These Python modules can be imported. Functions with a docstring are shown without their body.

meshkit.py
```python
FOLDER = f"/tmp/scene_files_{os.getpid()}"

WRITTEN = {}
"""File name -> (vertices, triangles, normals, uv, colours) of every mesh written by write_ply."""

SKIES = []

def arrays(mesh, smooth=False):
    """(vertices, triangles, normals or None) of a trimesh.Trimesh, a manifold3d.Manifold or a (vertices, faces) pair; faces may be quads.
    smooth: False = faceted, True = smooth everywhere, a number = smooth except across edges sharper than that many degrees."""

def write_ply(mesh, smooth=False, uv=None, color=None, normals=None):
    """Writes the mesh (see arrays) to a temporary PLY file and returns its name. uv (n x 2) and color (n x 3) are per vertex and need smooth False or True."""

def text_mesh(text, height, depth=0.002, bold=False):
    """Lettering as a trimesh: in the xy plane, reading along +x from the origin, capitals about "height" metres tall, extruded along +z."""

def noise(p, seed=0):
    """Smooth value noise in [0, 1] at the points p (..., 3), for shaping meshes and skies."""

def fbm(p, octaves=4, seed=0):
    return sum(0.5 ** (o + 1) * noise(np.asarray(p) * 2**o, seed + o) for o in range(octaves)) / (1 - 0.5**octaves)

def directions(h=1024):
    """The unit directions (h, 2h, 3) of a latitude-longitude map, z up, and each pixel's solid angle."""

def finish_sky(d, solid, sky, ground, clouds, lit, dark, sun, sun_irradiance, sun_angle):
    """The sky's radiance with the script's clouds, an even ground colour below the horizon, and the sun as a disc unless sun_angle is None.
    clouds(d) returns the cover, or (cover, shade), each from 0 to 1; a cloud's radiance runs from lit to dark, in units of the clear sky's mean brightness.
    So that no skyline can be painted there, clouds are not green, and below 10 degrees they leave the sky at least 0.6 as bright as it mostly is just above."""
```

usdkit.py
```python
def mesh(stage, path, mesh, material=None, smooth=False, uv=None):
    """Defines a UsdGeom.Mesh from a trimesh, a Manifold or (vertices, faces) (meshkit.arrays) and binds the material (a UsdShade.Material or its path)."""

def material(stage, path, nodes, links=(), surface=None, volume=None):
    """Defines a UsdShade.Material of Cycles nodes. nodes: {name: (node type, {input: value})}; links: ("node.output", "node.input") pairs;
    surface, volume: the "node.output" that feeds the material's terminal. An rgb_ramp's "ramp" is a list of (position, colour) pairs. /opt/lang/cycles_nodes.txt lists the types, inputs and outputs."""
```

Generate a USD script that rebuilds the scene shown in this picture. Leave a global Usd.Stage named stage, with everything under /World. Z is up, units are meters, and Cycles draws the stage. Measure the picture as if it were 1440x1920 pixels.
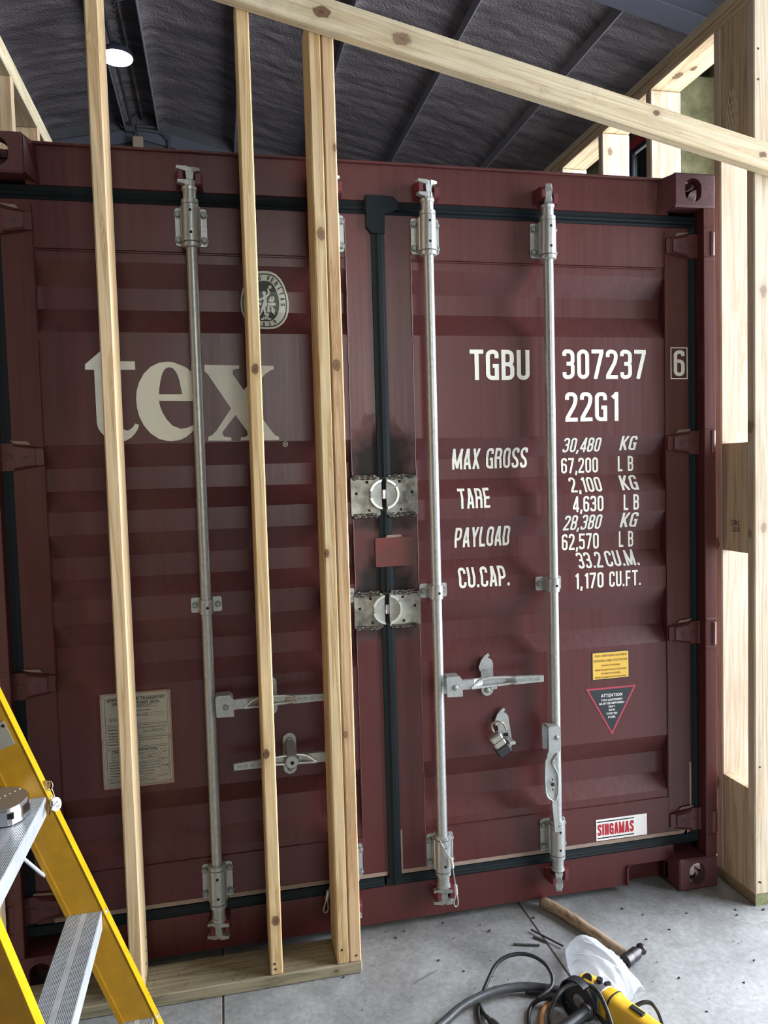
import math, random
import numpy as np
import trimesh, manifold3d, shapely
from shapely.geometry import Polygon, LineString, Point, box as sbox, MultiPolygon
from shapely.ops import unary_union
from shapely import affinity
from pxr import Usd, UsdGeom, UsdLux, UsdShade, Sdf, Gf, Vt
import usdkit, meshkit

stage = Usd.Stage.CreateInMemory()
UsdGeom.SetStageUpAxis(stage, UsdGeom.Tokens.z)
UsdGeom.SetStageMetersPerUnit(stage, 1.0)
world = UsdGeom.Xform.Define(stage, '/World')
stage.SetDefaultPrim(world.GetPrim())
random.seed(7)
rng = np.random.default_rng(7)

# ------------------------------------------------------------------ camera, sky, lights, exposure
CAM = (0.67810072, -2.43577815, 1.57665137)
YAW, PITCH, ROLL, FPX = -0.21315699, -0.05405269, 0.02790139, 1428.52567
cam = UsdGeom.Camera.Define(stage, '/World/camera')


cz, sz, cx, sx, cy, sy = math.cos(YAW), math.sin(YAW), math.cos(PITCH), math.sin(PITCH), math.cos(ROLL), math.sin(ROLL)
rz = np.array([[cz, -sz, 0], [sz, cz, 0], [0, 0, 1]])
rx = np.array([[1, 0, 0], [0, cx, -sx], [0, sx, cx]])
ry = np.array([[cy, 0, sy], [0, 1, 0], [-sy, 0, cy]])
R = rz @ rx @ ry
M = np.eye(4)
M[:3, 0], M[:3, 1], M[:3, 2], M[:3, 3] = R[:, 0], R[:, 2], -R[:, 1], CAM
cam.AddTransformOp().Set(Gf.Matrix4d(*M.T.ravel().tolist()))
cam.CreateHorizontalApertureAttr(36.0)
cam.CreateVerticalApertureAttr(48.0)
cam.CreateFocalLengthAttr(FPX * 36.0 / 1440.0)
cam.CreateClippingRangeAttr(Gf.Vec2f(0.05, 200))
cam.CreateExposureAttr(-0.52)

dome = UsdLux.DomeLight.Define(stage, '/World/sky')
dome.CreateIntensityAttr(1.6)
dome.CreateColorAttr(Gf.Vec3f(0.86, 0.94, 1.0))


def rect_light(name, centre, toward, w, h, power, color):
    """A doorway's daylight: a rectangle at centre that shines along 'toward'. power is radiance."""
    l = UsdLux.RectLight.Define(stage, '/World/' + name)
    l.CreateWidthAttr(w); l.CreateHeightAttr(h); l.CreateIntensityAttr(power); l.CreateColorAttr(Gf.Vec3f(*color))
    z = -np.array(toward, float); z /= np.linalg.norm(z)
    x = np.cross([0, 0, 1], z); x /= np.linalg.norm(x)
    y = np.cross(z, x)
    m = np.eye(4); m[:3, 0], m[:3, 1], m[:3, 2], m[:3, 3] = x, y, z, centre
    l.AddTransformOp().Set(Gf.Matrix4d(*m.T.ravel().tolist()))
    return l


rect_light('daylight_side_door', (5.10, -.45, 2.05), (-1, 0, 0), 4.1, 3.9, 24.0, (0.90, 0.955, 1.06))
rect_light('daylight_front_window', (2.1, -7.9, 2.9), (0, 1, 0), 2.5, 2.8, 4.6, (1.0, 0.92, 0.78))

# ------------------------------------------------------------------ helpers
USED = {}


def numbered(parent, name):
    k = (parent, name)
    USED[k] = USED.get(k, -1) + 1
    return name if USED[k] == 0 else f'{name}_{USED[k]:03d}'


ORIGIN = {}


def data(prim, **kw):
    for k, v in kw.items():
        if v:
            prim.SetCustomDataByKey(k, v)


def thing(name, label, cat, loc=(0, 0, 0), group=None, kind=None):
    path = '/World/' + numbered('/World', name)
    x = UsdGeom.Xform.Define(stage, path)
    x.AddTranslateOp().Set(Gf.Vec3d(*map(float, loc)))
    data(x.GetPrim(), label=label, category=cat, group=group, kind=kind)
    ORIGIN[path] = np.array(loc, float)
    return path


def part(parent, name, mesh, mat, label=None, smooth=False, kind=None):
    """A mesh given in world coordinates, defined under a thing or a part."""
    path = parent + '/' + numbered(parent, name)
    v, f, n = meshkit.arrays(mesh, smooth)
    o = ORIGIN.get(parent, np.zeros(3))
    ORIGIN[path] = o
    m = UsdGeom.Mesh.Define(stage, path)
    m.CreatePointsAttr(Vt.Vec3fArray.FromNumpy((v - o).astype(np.float32)))
    m.CreateFaceVertexCountsAttr(Vt.IntArray.FromNumpy(np.full(len(f), 3, np.int32)))
    m.CreateFaceVertexIndicesAttr(Vt.IntArray.FromNumpy(f.astype(np.int32).ravel()))
    m.CreateSubdivisionSchemeAttr('none')
    if n is not None:
        m.CreateNormalsAttr(Vt.Vec3fArray.FromNumpy(n.astype(np.float32)))
        m.SetNormalsInterpolation('vertex')
    UsdShade.MaterialBindingAPI.Apply(m.GetPrim()).Bind(mat)
    data(m.GetPrim(), label=label, kind=kind)
    return path


def solo(name, mesh, mat, label, cat, group=None, kind=None, smooth=False):
    """A thing that is one mesh."""
    path = '/World/' + numbered('/World', name)
    v, f, n = meshkit.arrays(mesh, smooth)
    o = np.array([(v[:, 0].min() + v[:, 0].max()) / 2, (v[:, 1].min() + v[:, 1].max()) / 2, v[:, 2].min()])
    m = UsdGeom.Mesh.Define(stage, path)
    m.AddTranslateOp().Set(Gf.Vec3d(*map(float, o)))
    m.CreatePointsAttr(Vt.Vec3fArray.FromNumpy((v - o).astype(np.float32)))
    m.CreateFaceVertexCountsAttr(Vt.IntArray.FromNumpy(np.full(len(f), 3, np.int32)))
    m.CreateFaceVertexIndicesAttr(Vt.IntArray.FromNumpy(f.astype(np.int32).ravel()))
    m.CreateSubdivisionSchemeAttr('none')
    if n is not None:
        m.CreateNormalsAttr(Vt.Vec3fArray.FromNumpy(n.astype(np.float32)))
        m.SetNormalsInterpolation('vertex')
    UsdShade.MaterialBindingAPI.Apply(m.GetPrim()).Bind(mat)
    data(m.GetPrim(), label=label, category=cat, group=group, kind=kind)
    ORIGIN[path] = o
    return path


cat_ = trimesh.util.concatenate


def hull(pts):
    return trimesh.convex.convex_hull(np.asarray(pts, float))


def bx(x0, x1, y0, y1, z0, z1, c=0.0):
    """A box, its edges chamfered by c."""
    x0, x1 = min(x0, x1), max(x0, x1); y0, y1 = min(y0, y1), max(y0, y1); z0, z1 = min(z0, z1), max(z0, z1)
    if c <= 0:
        m = trimesh.creation.box((x1 - x0, y1 - y0, z1 - z0))
        m.apply_translation(((x0 + x1) / 2, (y0 + y1) / 2, (z0 + z1) / 2))
        return m
    p = []
    for x in (x0, x1):
        for y in (y0, y1):
            for z in (z0, z1):
                sx, sy, sz = (c if x == x0 else -c), (c if y == y0 else -c), (c if z == z0 else -c)
                p += [(x, y + sy, z + sz), (x + sx, y, z + sz), (x + sx, y + sy, z)]
    return hull(p)


def frame_to(d):
    d = np.asarray(d, float); d = d / np.linalg.norm(d)
    a = np.array([0, 0, 1.0]) if abs(d[2]) < 0.9 else np.array([1.0, 0, 0])
    u = np.cross(a, d); u /= np.linalg.norm(u)
    return u, np.cross(d, u), d


def cyl(p0, p1, r, n=20, r1=None):
    p0, p1 = np.array(p0, float), np.array(p1, float)
    return lathe([(0, r), (np.linalg.norm(p1 - p0), r if r1 is None else r1)], p0, p1 - p0, n)


def lathe(profile, p0, d, n=24):
    """profile: (distance along d, radius) pairs; closed by caps at both ends."""
    u, v, w = frame_to(d)
    p0 = np.array(p0, float)
    a = np.arange(n) * 2 * np.pi / n
    ring = np.cos(a)[:, None] * u + np.sin(a)[:, None] * v
    V, F = [], []
    for t, r in profile:
        V.append(p0 + t * w + max(r, 1e-5) * ring)
    k = len(profile)
    V = np.vstack(V + [p0 + profile[0][0] * w, p0 + profile[-1][0] * w])
    for i in range(k - 1):
        for j in range(n):
            a0, a1, b0, b1 = i * n + j, i * n + (j + 1) % n, (i + 1) * n + j, (i + 1) * n + (j + 1) % n
            F += [(a0, a1, b1), (a0, b1, b0)]
    for j in range(n):
        F += [(k * n, (j + 1) % n, j), (k * n + 1, (k - 1) * n + j, (k - 1) * n + (j + 1) % n)]
    return trimesh.Trimesh(V, F, process=False)


def smooth_path(p, n=6):
    """Catmull-Rom through the points."""
    p = np.asarray(p, float)
    q = np.vstack([2 * p[0] - p[1], p, 2 * p[-1] - p[-2]])
    out = []
    for i in range(1, len(q) - 2):
        for t in np.arange(n) / n:
            a, b, c, d = q[i - 1], q[i], q[i + 1], q[i + 2]
            out.append(0.5 * (2 * b + (c - a) * t + (2 * a - 5 * b + 4 * c - d) * t * t + (3 * b - a - 3 * c + d) * t ** 3))
    return np.vstack(out + [p[-1]])


def tube(pts, r, n=10, smooth=0):
    p = smooth_path(pts, smooth) if smooth else np.asarray(pts, float)
    r = np.broadcast_to(r, (len(p),)).astype(float)
    t = np.gradient(p, axis=0); t /= np.linalg.norm(t, axis=1, keepdims=True) + 1e-12
    u = frame_to(t[0])[0]
    V = []
    a = np.arange(n) * 2 * np.pi / n
    for i in range(len(p)):
        u = u - t[i] * (u @ t[i]); u /= np.linalg.norm(u)
        v = np.cross(t[i], u)
        V.append(p[i] + r[i] * (np.cos(a)[:, None] * u + np.sin(a)[:, None] * v))
    k = len(p)
    V = np.vstack(V + [p[0], p[-1]])
    F = []
    for i in range(k - 1):
        for j in range(n):
            a0, a1, b0, b1 = i * n + j, i * n + (j + 1) % n, (i + 1) * n + j, (i + 1) * n + (j + 1) % n
            F += [(a0, a1, b1), (a0, b1, b0)]
    for j in range(n):
        F += [(k * n, (j + 1) % n, j), (k * n + 1, (k - 1) * n + j, (k - 1) * n + (j + 1) % n)]
    return trimesh.Trimesh(V, F, process=False)


def polys(g):
    return [x for x in getattr(g, 'geoms', [g]) if isinstance(x, Polygon) and x.area > 1e-10]


def extr(poly, h):
    return cat_([trimesh.creation.extrude_polygon(p, h, engine='earcut') for p in polys(poly)])


def plate(poly, y_front, y_back):
    """A polygon in (x, z) made solid between two y."""
    m = extr(poly, y_back - y_front)
    v = m.vertices.copy()
    m.vertices = np.stack([v[:, 0], y_back - v[:, 2], v[:, 1]], 1)
    return m


def rot_z(m, deg, c=(0, 0, 0)):
    m = m.copy(); m.apply_transform(trimesh.transformations.rotation_matrix(math.radians(deg), (0, 0, 1), c)); return m


def rot(m, deg, axis, c):
    m = m.copy(); m.apply_transform(trimesh.transformations.rotation_matrix(math.radians(deg), axis, c)); return m


def rrect(x0, x1, z0, z1, r):
    return sbox(x0 + r, z0 + r, x1 - r, z1 - r).buffer(r, quad_segs=4)


def mani(m):
    return manifold3d.Manifold(manifold3d.Mesh(np.asarray(m.vertices, np.float32), np.asarray(m.faces, np.uint32)))


def unmani(m):
    k = m.to_mesh()
    return trimesh.Trimesh(k.vert_properties[:, :3], k.tri_verts, process=False)


def cut(a, *bs):
    r = mani(a)
    for b in bs:
        r = r - mani(b)
    return unmani(r)


def hexbolt(x, y, z, r=0.0095, h=0.008):
    """A hexagon head on a washer that faces -y; y is the surface it sits on."""
    return cat_([cyl((x, y, z), (x, y - 0.002, z), r * 1.25, 14), lathe([(0, r), (h - 0.0015, r), (h, r * 0.82)], (x, y - 0.002, z), (0, -1, 0), 6)])


def lens(p, d, r, h, n=14):
    """A rivet or button head."""
    return lathe([(0, r), (h * .5, r * .92), (h * .85, r * .6), (h, r * .15)], p, d, n)


# ------------------------------------------------------------------ materials
MAT = {}
L = '/World/Looks/'
UsdGeom.Scope.Define(stage, '/World/Looks')


def mat(name, nodes, links=(), surface='p.BSDF'):
    MAT[name] = usdkit.material(stage, L + name, nodes, links, surface)
    return MAT[name]


def flat(name, color, rough=0.5, metal=0.0, spec=0.5, bump=0.0, bscale=200.0, vary=0.0, vscale=6.0, vdark=None, coat=0.0):
    nodes = {'p': ('principled_bsdf', {'base_color': color, 'roughness': rough, 'metallic': metal, 'specular_ior_level': spec, 'coat_weight': coat})}
    links = []
    if bump or vary:
        nodes['g'] = ('geometry', {})
    if vary:
        nodes['n'] = ('noise_texture', {'scale': vscale, 'detail': 6.0, 'roughness': 0.62})
        nodes['r'] = ('rgb_ramp', {'ramp': [(0.3, vdark or tuple(c * (1 - vary) for c in color)), (0.68, color)]})
        links += [('g.position', 'n.vector'), ('n.fac', 'r.fac'), ('r.color', 'p.base_color')]
    if bump:
        nodes['bn'] = ('noise_texture', {'scale': bscale, 'detail': 3.0})
        nodes['b'] = ('bump', {'strength': bump, 'distance': 0.002})
        links += [('g.position', 'bn.vector'), ('bn.fac', 'b.height'), ('b.normal', 'p.normal')]
    return mat(name, nodes, links)


def wood(name, light, dark, axis, knots=(), seed=0.0, rough=0.62, speck=0.0, stains=()):
    """Sawn pine. axis: the grain's direction (0 x, 1 y, 2 z or a vector in xz); knots: (x, y, z, radius, darkness)."""
    sc = [26.0, 26.0, 26.0]
    nodes = {'g': ('geometry', {}), 'p': ('principled_bsdf', {'roughness': rough, 'specular_ior_level': 0.3})}
    links = []
    src = 'g.position'
    if not isinstance(axis, int):                                   # tilt the coordinates so that x runs along the board
        ang = math.atan2(axis[1], axis[0])
        nodes['vr'] = ('vector_rotate', {'rotate_type': 'axis', 'axis': (0., 1., 0.), 'angle': ang})
        links.append((src, 'vr.vector')); src = 'vr.vector'; axis = 0
    sc[axis] = 1.1
    nodes['m'] = ('mapping', {'location': (seed * 3.1, seed * 5.3, seed * 7.7), 'scale': tuple(sc)})
    links.append((src, 'm.vector'))
    nodes['n1'] = ('noise_texture', {'scale': 1.0, 'detail': 3.0, 'roughness': 0.5, 'distortion': 0.6})
    nodes['mm'] = ('math', {'math_type': 'multiply', 'value2': 9.0})
    nodes['fr'] = ('math', {'math_type': 'pingpong', 'value2': 1.0})
    nodes['rm'] = ('rgb_ramp', {'ramp': [(0.0, light), (0.62, tuple(l * .72 + d * .28 for l, d in zip(light, dark))), (0.92, dark), (1.0, tuple(l * .6 + d * .4 for l, d in zip(light, dark)))]})
    links += [('m.vector', 'n1.vector'), ('n1.fac', 'mm.value1'), ('mm.value', 'fr.value1'), ('fr.value', 'rm.fac')]
    s2 = [170.0] * 3; s2[axis] = 5.0
    nodes['m2'] = ('mapping', {'scale': tuple(s2)})
    nodes['n2'] = ('noise_texture', {'scale': 1.0, 'detail': 2.0})
    nodes['n3'] = ('noise_texture', {'scale': 3.0, 'detail': 3.0})
    nodes['v'] = ('map_range', {'from_min': 0.3, 'from_max': 0.7, 'to_min': 0.86, 'to_max': 1.08})
    nodes['v3'] = ('map_range', {'from_min': 0.3, 'from_max': 0.7, 'to_min': 0.90, 'to_max': 1.06})
    nodes['mul'] = ('math', {'math_type': 'multiply'})
    nodes['cm'] = ('vector_math', {'math_type': 'scale'})
    links += [(src, 'm2.vector'), ('m2.vector', 'n2.vector'), ('n2.fac', 'v.value'), ('g.position', 'n3.vector'), ('n3.fac', 'v3.value'), ('v.result', 'mul.value1'), ('v3.result', 'mul.value2'),
              ('rm.color', 'cm.vector1'), ('mul.value', 'cm.scale')]
    out = 'cm.vector'
    for i, (x, y, z, r, k) in enumerate(list(knots)):
        st = [1.0, 1.0, 1.0]; st[axis if isinstance(axis, int) else 0] = 0.62
        a, b, c, d, e, f2 = (f'{q}{i}' for q in ('ks', 'kd', 'km', 'kh', 'kx', 'ky'))
        nodes[a] = ('vector_math', {'math_type': 'subtract', 'vector2': (x, y, z)})
        nodes[b + 's'] = ('vector_math', {'math_type': 'multiply', 'vector2': tuple(st)})
        nodes[b] = ('vector_math', {'math_type': 'length'})
        nodes[c] = ('map_range', {'from_min': r * .75, 'from_max': r * 1.05, 'to_min': k, 'to_max': 0.0, 'clamp': True})
        nodes[d] = ('map_range', {'from_min': r, 'from_max': r * 2.6, 'to_min': 0.45, 'to_max': 0.0, 'clamp': True})
        nodes[e] = ('mix', {'color2': tuple(q * .8 for q in dark)})
        nodes[f2] = ('mix', {})
        nodes[f'kr{i}'] = ('rgb_ramp', {'ramp': [(0.0, (0.06, 0.026, 0.014)), (0.30, (0.13, 0.058, 0.03)), (0.60, (0.17, 0.08, 0.042)), (0.82, (0.035, 0.016, 0.009)), (1.0, (0.12, 0.065, 0.035))]})
        nodes[f'kq{i}'] = ('math', {'math_type': 'divide', 'value2': r * 1.05})
        nodes[f'kn{i}'] = ('noise_texture', {'scale': 60.0, 'detail': 2.0})
        nodes[f'ko{i}'] = ('math', {'math_type': 'multiply_add', 'value2': r * .9, 'value3': r * -.45})
        nodes[f'kp{i}'] = ('math', {'math_type': 'add'})
        links += [('g.position', a + '.vector1'), (a + '.vector', b + 's.vector1'), (b + 's.vector', b + '.vector1'), ('g.position', f'kn{i}.vector'), (f'kn{i}.fac', f'ko{i}.value1'), (b + '.value', f'kp{i}.value1'), (f'ko{i}.value', f'kp{i}.value2'), (f'kp{i}.value', c + '.value'), (f'kp{i}.value', d + '.value'), (f'kp{i}.value', f'kq{i}.value1'), (f'kq{i}.value', f'kr{i}.fac'), (f'kr{i}.color', f2 + '.color2'),
                  (d + '.result', e + '.fac'), (out, e + '.color1'), (c + '.result', f2 + '.fac'), (e + '.color', f2 + '.color1')]
        out = f2 + '.color'
    if speck:
        nodes['sn'] = ('noise_texture', {'scale': 14.0, 'detail': 8.0, 'roughness': 0.75})
        nodes['sr'] = ('map_range', {'from_min': 0.56, 'from_max': 0.70, 'to_min': 0.0, 'to_max': speck, 'clamp': True})
        nodes['sm'] = ('mix', {'color2': (0.10, 0.085, 0.065)})
        links += [('g.position', 'sn.vector'), ('sn.fac', 'sr.value'), ('sr.result', 'sm.fac'), (out, 'sm.color1')]
        out = 'sm.color'
    nodes['bp'] = ('bump', {'strength': 0.25, 'distance': 0.0015})
    links += [(out, 'p.base_color'), ('n2.fac', 'bp.height'), ('bp.normal', 'p.normal')]
    return mat(name, nodes, links)


PINE, PINE_D = (0.65, 0.51, 0.32), (0.46, 0.30, 0.14)
PALE, PALE_D = (0.72, 0.59, 0.40), (0.54, 0.40, 0.23)
ORNG, ORNG_D = (0.62, 0.40, 0.21), (0.43, 0.24, 0.11)

# container paint: maroon, slightly dusty where flat, with welding soot round the two hasps (real scorch marks)
SOOT = [((1.212, 0.05, 1.60), (0.15, 1, 0.15), 1.0), ((1.212, 0.05, 1.205), (0.15, 1, 0.11), 1.0), ((1.212, 0.05, 1.40), (0.17, 1, 0.03), .8), ((1.212, 0.05, 1.03), (0.16, 1, 0.03), .7), ((1.345, 0.05, 1.48), (0.03, 1, 0.09), .6)]


def paint(name, soot=False):
    n = {'g': ('geometry', {}), 'p': ('principled_bsdf', {'specular_ior_level': 0.5, 'roughness': 0.36}),
         'n': ('noise_texture', {'scale': 2.3, 'detail': 5.0}), 'r': ('rgb_ramp', {'ramp': [(0.3, (0.070, 0.0148, 0.0145)), (0.7, (0.088, 0.0215, 0.0205))]}),
         'm': ('mapping', {'scale': (60., 60., 2.0)}), 'ns': ('noise_texture', {'scale': 1.0, 'detail': 2.0}),
         'rr': ('map_range', {'from_min': 0.3, 'from_max': 0.7, 'to_min': 0.31, 'to_max': 0.37}),
         'bn': ('noise_texture', {'scale': 90.0, 'detail': 2.0}), 'b': ('bump', {'strength': 0.05, 'distance': 0.002})}
    l = [('g.position', 'n.vector'), ('n.fac', 'r.fac'), ('g.position', 'm.vector'), ('m.vector', 'ns.vector'), ('ns.fac', 'rr.value'),
         ('g.position', 'bn.vector'), ('bn.fac', 'b.height'), ('b.normal', 'p.normal')]
    out, rough = 'r.color', 'rr.result'
    if soot:
        n['sn'] = ('noise_texture', {'scale': 16.0, 'detail': 5.0, 'distortion': 1.0})
        l.append(('g.position', 'sn.vector'))
        for i, (c, s, k) in enumerate(SOOT):
            n[f'a{i}'] = ('vector_math', {'math_type': 'subtract', 'vector2': c})
            n[f'b{i}'] = ('vector_math', {'math_type': 'divide', 'vector2': s})
            n[f'c{i}'] = ('vector_math', {'math_type': 'length'})
            n[f'd{i}'] = ('math', {'math_type': 'add'})
            n[f'e{i}'] = ('map_range', {'from_min': 0.95, 'from_max': 1.60, 'to_min': k, 'to_max': 0.0, 'clamp': True})
            n[f'f{i}'] = ('mix', {'color2': (0.014, 0.012, 0.011)})
            n[f'g{i}'] = ('mix_float', {'b': 0.95})
            l += [(rough, f'g{i}.a'), (f'e{i}.result', f'g{i}.fac')]
            rough = f'g{i}.result'
            l += [('g.position', f'a{i}.vector1'), (f'a{i}.vector', f'b{i}.vector1'), (f'b{i}.vector', f'c{i}.vector1'), (f'c{i}.value', f'd{i}.value1'), ('sn.fac', f'd{i}.value2'),
                  (f'd{i}.value', f'e{i}.value'), (f'e{i}.result', f'f{i}.fac'), (out, f'f{i}.color1')]
            out = f'f{i}.color'
    l += [(out, 'p.base_color'), (rough, 'p.roughness')]
    return mat(name, n, l)


RED = paint('maroon_paint')
RED_SOOT = paint('maroon_paint_scorched', True)
CAST = flat('maroon_cast', (0.10, 0.026, 0.032), 0.5, bump=0.5, bscale=260.0, vary=0.3, vscale=40.0)
PATCH = flat('red_primer', (0.17, 0.022, 0.018), 0.40, vary=0.4, vscale=9.0, vdark=(0.085, 0.030, 0.025))
KEEPER = flat('maroon_keeper', (0.12, 0.026, 0.032), 0.35)
RUBBER = flat('black_rubber', (0.005, 0.010, 0.013), 0.6, spec=0.2, vary=0.25, vscale=12.0)
SEALANT = flat('tan_sealant', (0.30, 0.22, 0.17), 0.8, vary=0.2, vscale=30.0)
WHITE = flat('white_marking', (0.76, 0.76, 0.66), 0.5, vary=0.08, vscale=25.0)
BLACKINK = flat('black_ink', (0.018, 0.020, 0.020), 0.5)
GALV = flat('galvanized_steel', (0.47, 0.485, 0.465), 0.36, metal=0.55, vary=0.25, vscale=70.0, bump=0.15, bscale=160.0)
BOLT = flat('dull_bolt_steel', (0.25, 0.27, 0.25), 0.5, metal=0.6)
HOLE = flat('dark_hole', (0.006, 0.006, 0.006), 0.9)
WELD = flat('weld_bead', (0.13, 0.12, 0.11), 0.35, metal=0.7, bump=0.9, bscale=120.0, vary=0.6, vscale=60.0)
HASP = flat('scorched_steel_plate', (0.50, 0.50, 0.43), 0.42, metal=0.5, vary=0.88, vscale=13.0, vdark=(0.045, 0.042, 0.036))
HASPD = flat('lock_disc_grey', (0.40, 0.41, 0.38), 0.42, metal=0.5, vary=0.3, vscale=30.0)
RINGM = flat('bright_steel_ring', (0.72, 0.74, 0.70), 0.3, metal=0.7)
PLATEM = flat('data_plate_metal', (0.36, 0.34, 0.28), 0.42, metal=0.3, vary=0.12, vscale=20.0)
YSTICK = flat('yellow_sticker', (0.72, 0.44, 0.06), 0.45)
WSTICK = flat('white_sticker', (0.80, 0.79, 0.74), 0.45)
REDINK = flat('red_ink', (0.42, 0.015, 0.03), 0.45)
PINKRED = flat('pinkish_red_border', (0.42, 0.04, 0.07), 0.45)
NAVY = flat('dark_sticker', (0.012, 0.018, 0.022), 0.45)
DARKGREY = flat('emblem_grey', (0.045, 0.055, 0.045), 0.4)
EMWHITE = flat('emblem_white', (0.62, 0.64, 0.55), 0.45)
YLAD = flat('ladder_yellow', (0.74, 0.42, 0.008), 0.30, vary=0.25, vscale=18.0, coat=0.2)
YWEB = flat('ladder_amber_web', (0.46, 0.235, 0.008), 0.36, vary=0.25, vscale=18.0)
ALU = flat('ladder_aluminium', (0.66, 0.70, 0.74), 0.42, metal=0.45, vary=0.2, vscale=30.0)
CHROME = flat('chrome', (0.72, 0.73, 0.74), 0.16, metal=1.0)
BRASS = flat('old_brass', (0.40, 0.28, 0.12), 0.4, metal=0.7)
TAGM = flat('paper_tag', (0.75, 0.72, 0.66), 0.6)
CORDM = flat('black_cord', (0.016, 0.017, 0.018), 0.42)
CABLEM = flat('grey_welding_cable', (0.070, 0.074, 0.080), 0.38, vary=0.5, vscale=40.0)
ORCORD = flat('orange_cord', (0.62, 0.28, 0.10), 0.5)
GRY = flat('grinder_yellow', (0.74, 0.43, 0.03), 0.35, vary=0.15, vscale=30.0)
GRB = flat('grinder_black', (0.014, 0.016, 0.020), 0.42)
GRM = flat('grinder_grey_metal', (0.30, 0.31, 0.32), 0.4, metal=0.7)
HAMW = wood('old_handle_wood', (0.36, 0.26, 0.17), (0.16, 0.10, 0.06), 1, seed=3, speck=0.6)
IRON = flat('dark_iron', (0.075, 0.07, 0.072), 0.38, metal=0.8, vary=0.3, vscale=50.0)
RODM = flat('welding_rod_flux', (0.045, 0.045, 0.042), 0.6)
SCRAPM = flat('dark_debris', (0.022, 0.021, 0.02), 0.8)
PAD = flat('padlock_steel', (0.46, 0.43, 0.37), 0.3, metal=0.7, vary=0.25, vscale=60.0)
WIRE = flat('seal_wire', (0.50, 0.49, 0.45), 0.35, metal=0.6)
ALUSEAL = flat('seal_sleeve', (0.66, 0.62, 0.56), 0.4, metal=0.4)
FRAMEM = flat('window_frame_dark', (0.03, 0.035, 0.05), 0.35)
REDSTRIP = flat('red_strip', (0.60, 0.06, 0.07), 0.5)
CREAMFOAM = flat('cream_foam', (0.62, 0.60, 0.34), 0.85, bump=1.0, bscale=20.0, vary=0.5, vscale=8.0)
PURLIN = flat('grey_foam_on_steel', (0.33, 0.32, 0.345), 0.7, bump=0.5, bscale=60.0)
CONDUIT = flat('grey_conduit', (0.07, 0.07, 0.085), 0.5)
WALLM = flat('shop_wall_dark', (0.10, 0.10, 0.11), 0.8, bump=0.8, bscale=14.0, vary=0.3, vscale=3.0)
GROUND = flat('yard_gravel', (0.35, 0.34, 0.32), 0.9, vary=0.2)

mat('plastic_film', {'d': ('principled_bsdf', {'base_color': (0.80, 0.83, 0.86), 'roughness': 0.28}), 't': ('translucent_bsdf', {'color': (0.8, 0.83, 0.87)}), 'tr': ('transparent_bsdf', {'color': (0.95, 0.97, 1.0)}),
                     'm': ('mix_closure', {'fac': 0.45}), 'm2': ('mix_closure', {'fac': 0.36})},
    [('d.BSDF', 'm.closure1'), ('t.BSDF', 'm.closure2'), ('m.closure', 'm2.closure1'), ('tr.BSDF', 'm2.closure2')], 'm2.closure')
mat('window_glass', {'f': ('fresnel', {'IOR': 1.45}), 't': ('transparent_bsdf', {'color': (0.97, 0.98, 0.98)}), 'g': ('glossy_bsdf', {'roughness': 0.02, 'color': (1., 1., 1.)}), 'm': ('mix_closure', {})},
    [('f.fac', 'm.fac'), ('t.BSDF', 'm.closure1'), ('g.BSDF', 'm.closure2')], 'm.closure')
mat('lamp_glow', {'e': ('emission', {'color': (1.0, 1.0, 0.94), 'strength': 9.0})}, [], 'e.emission')
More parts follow.
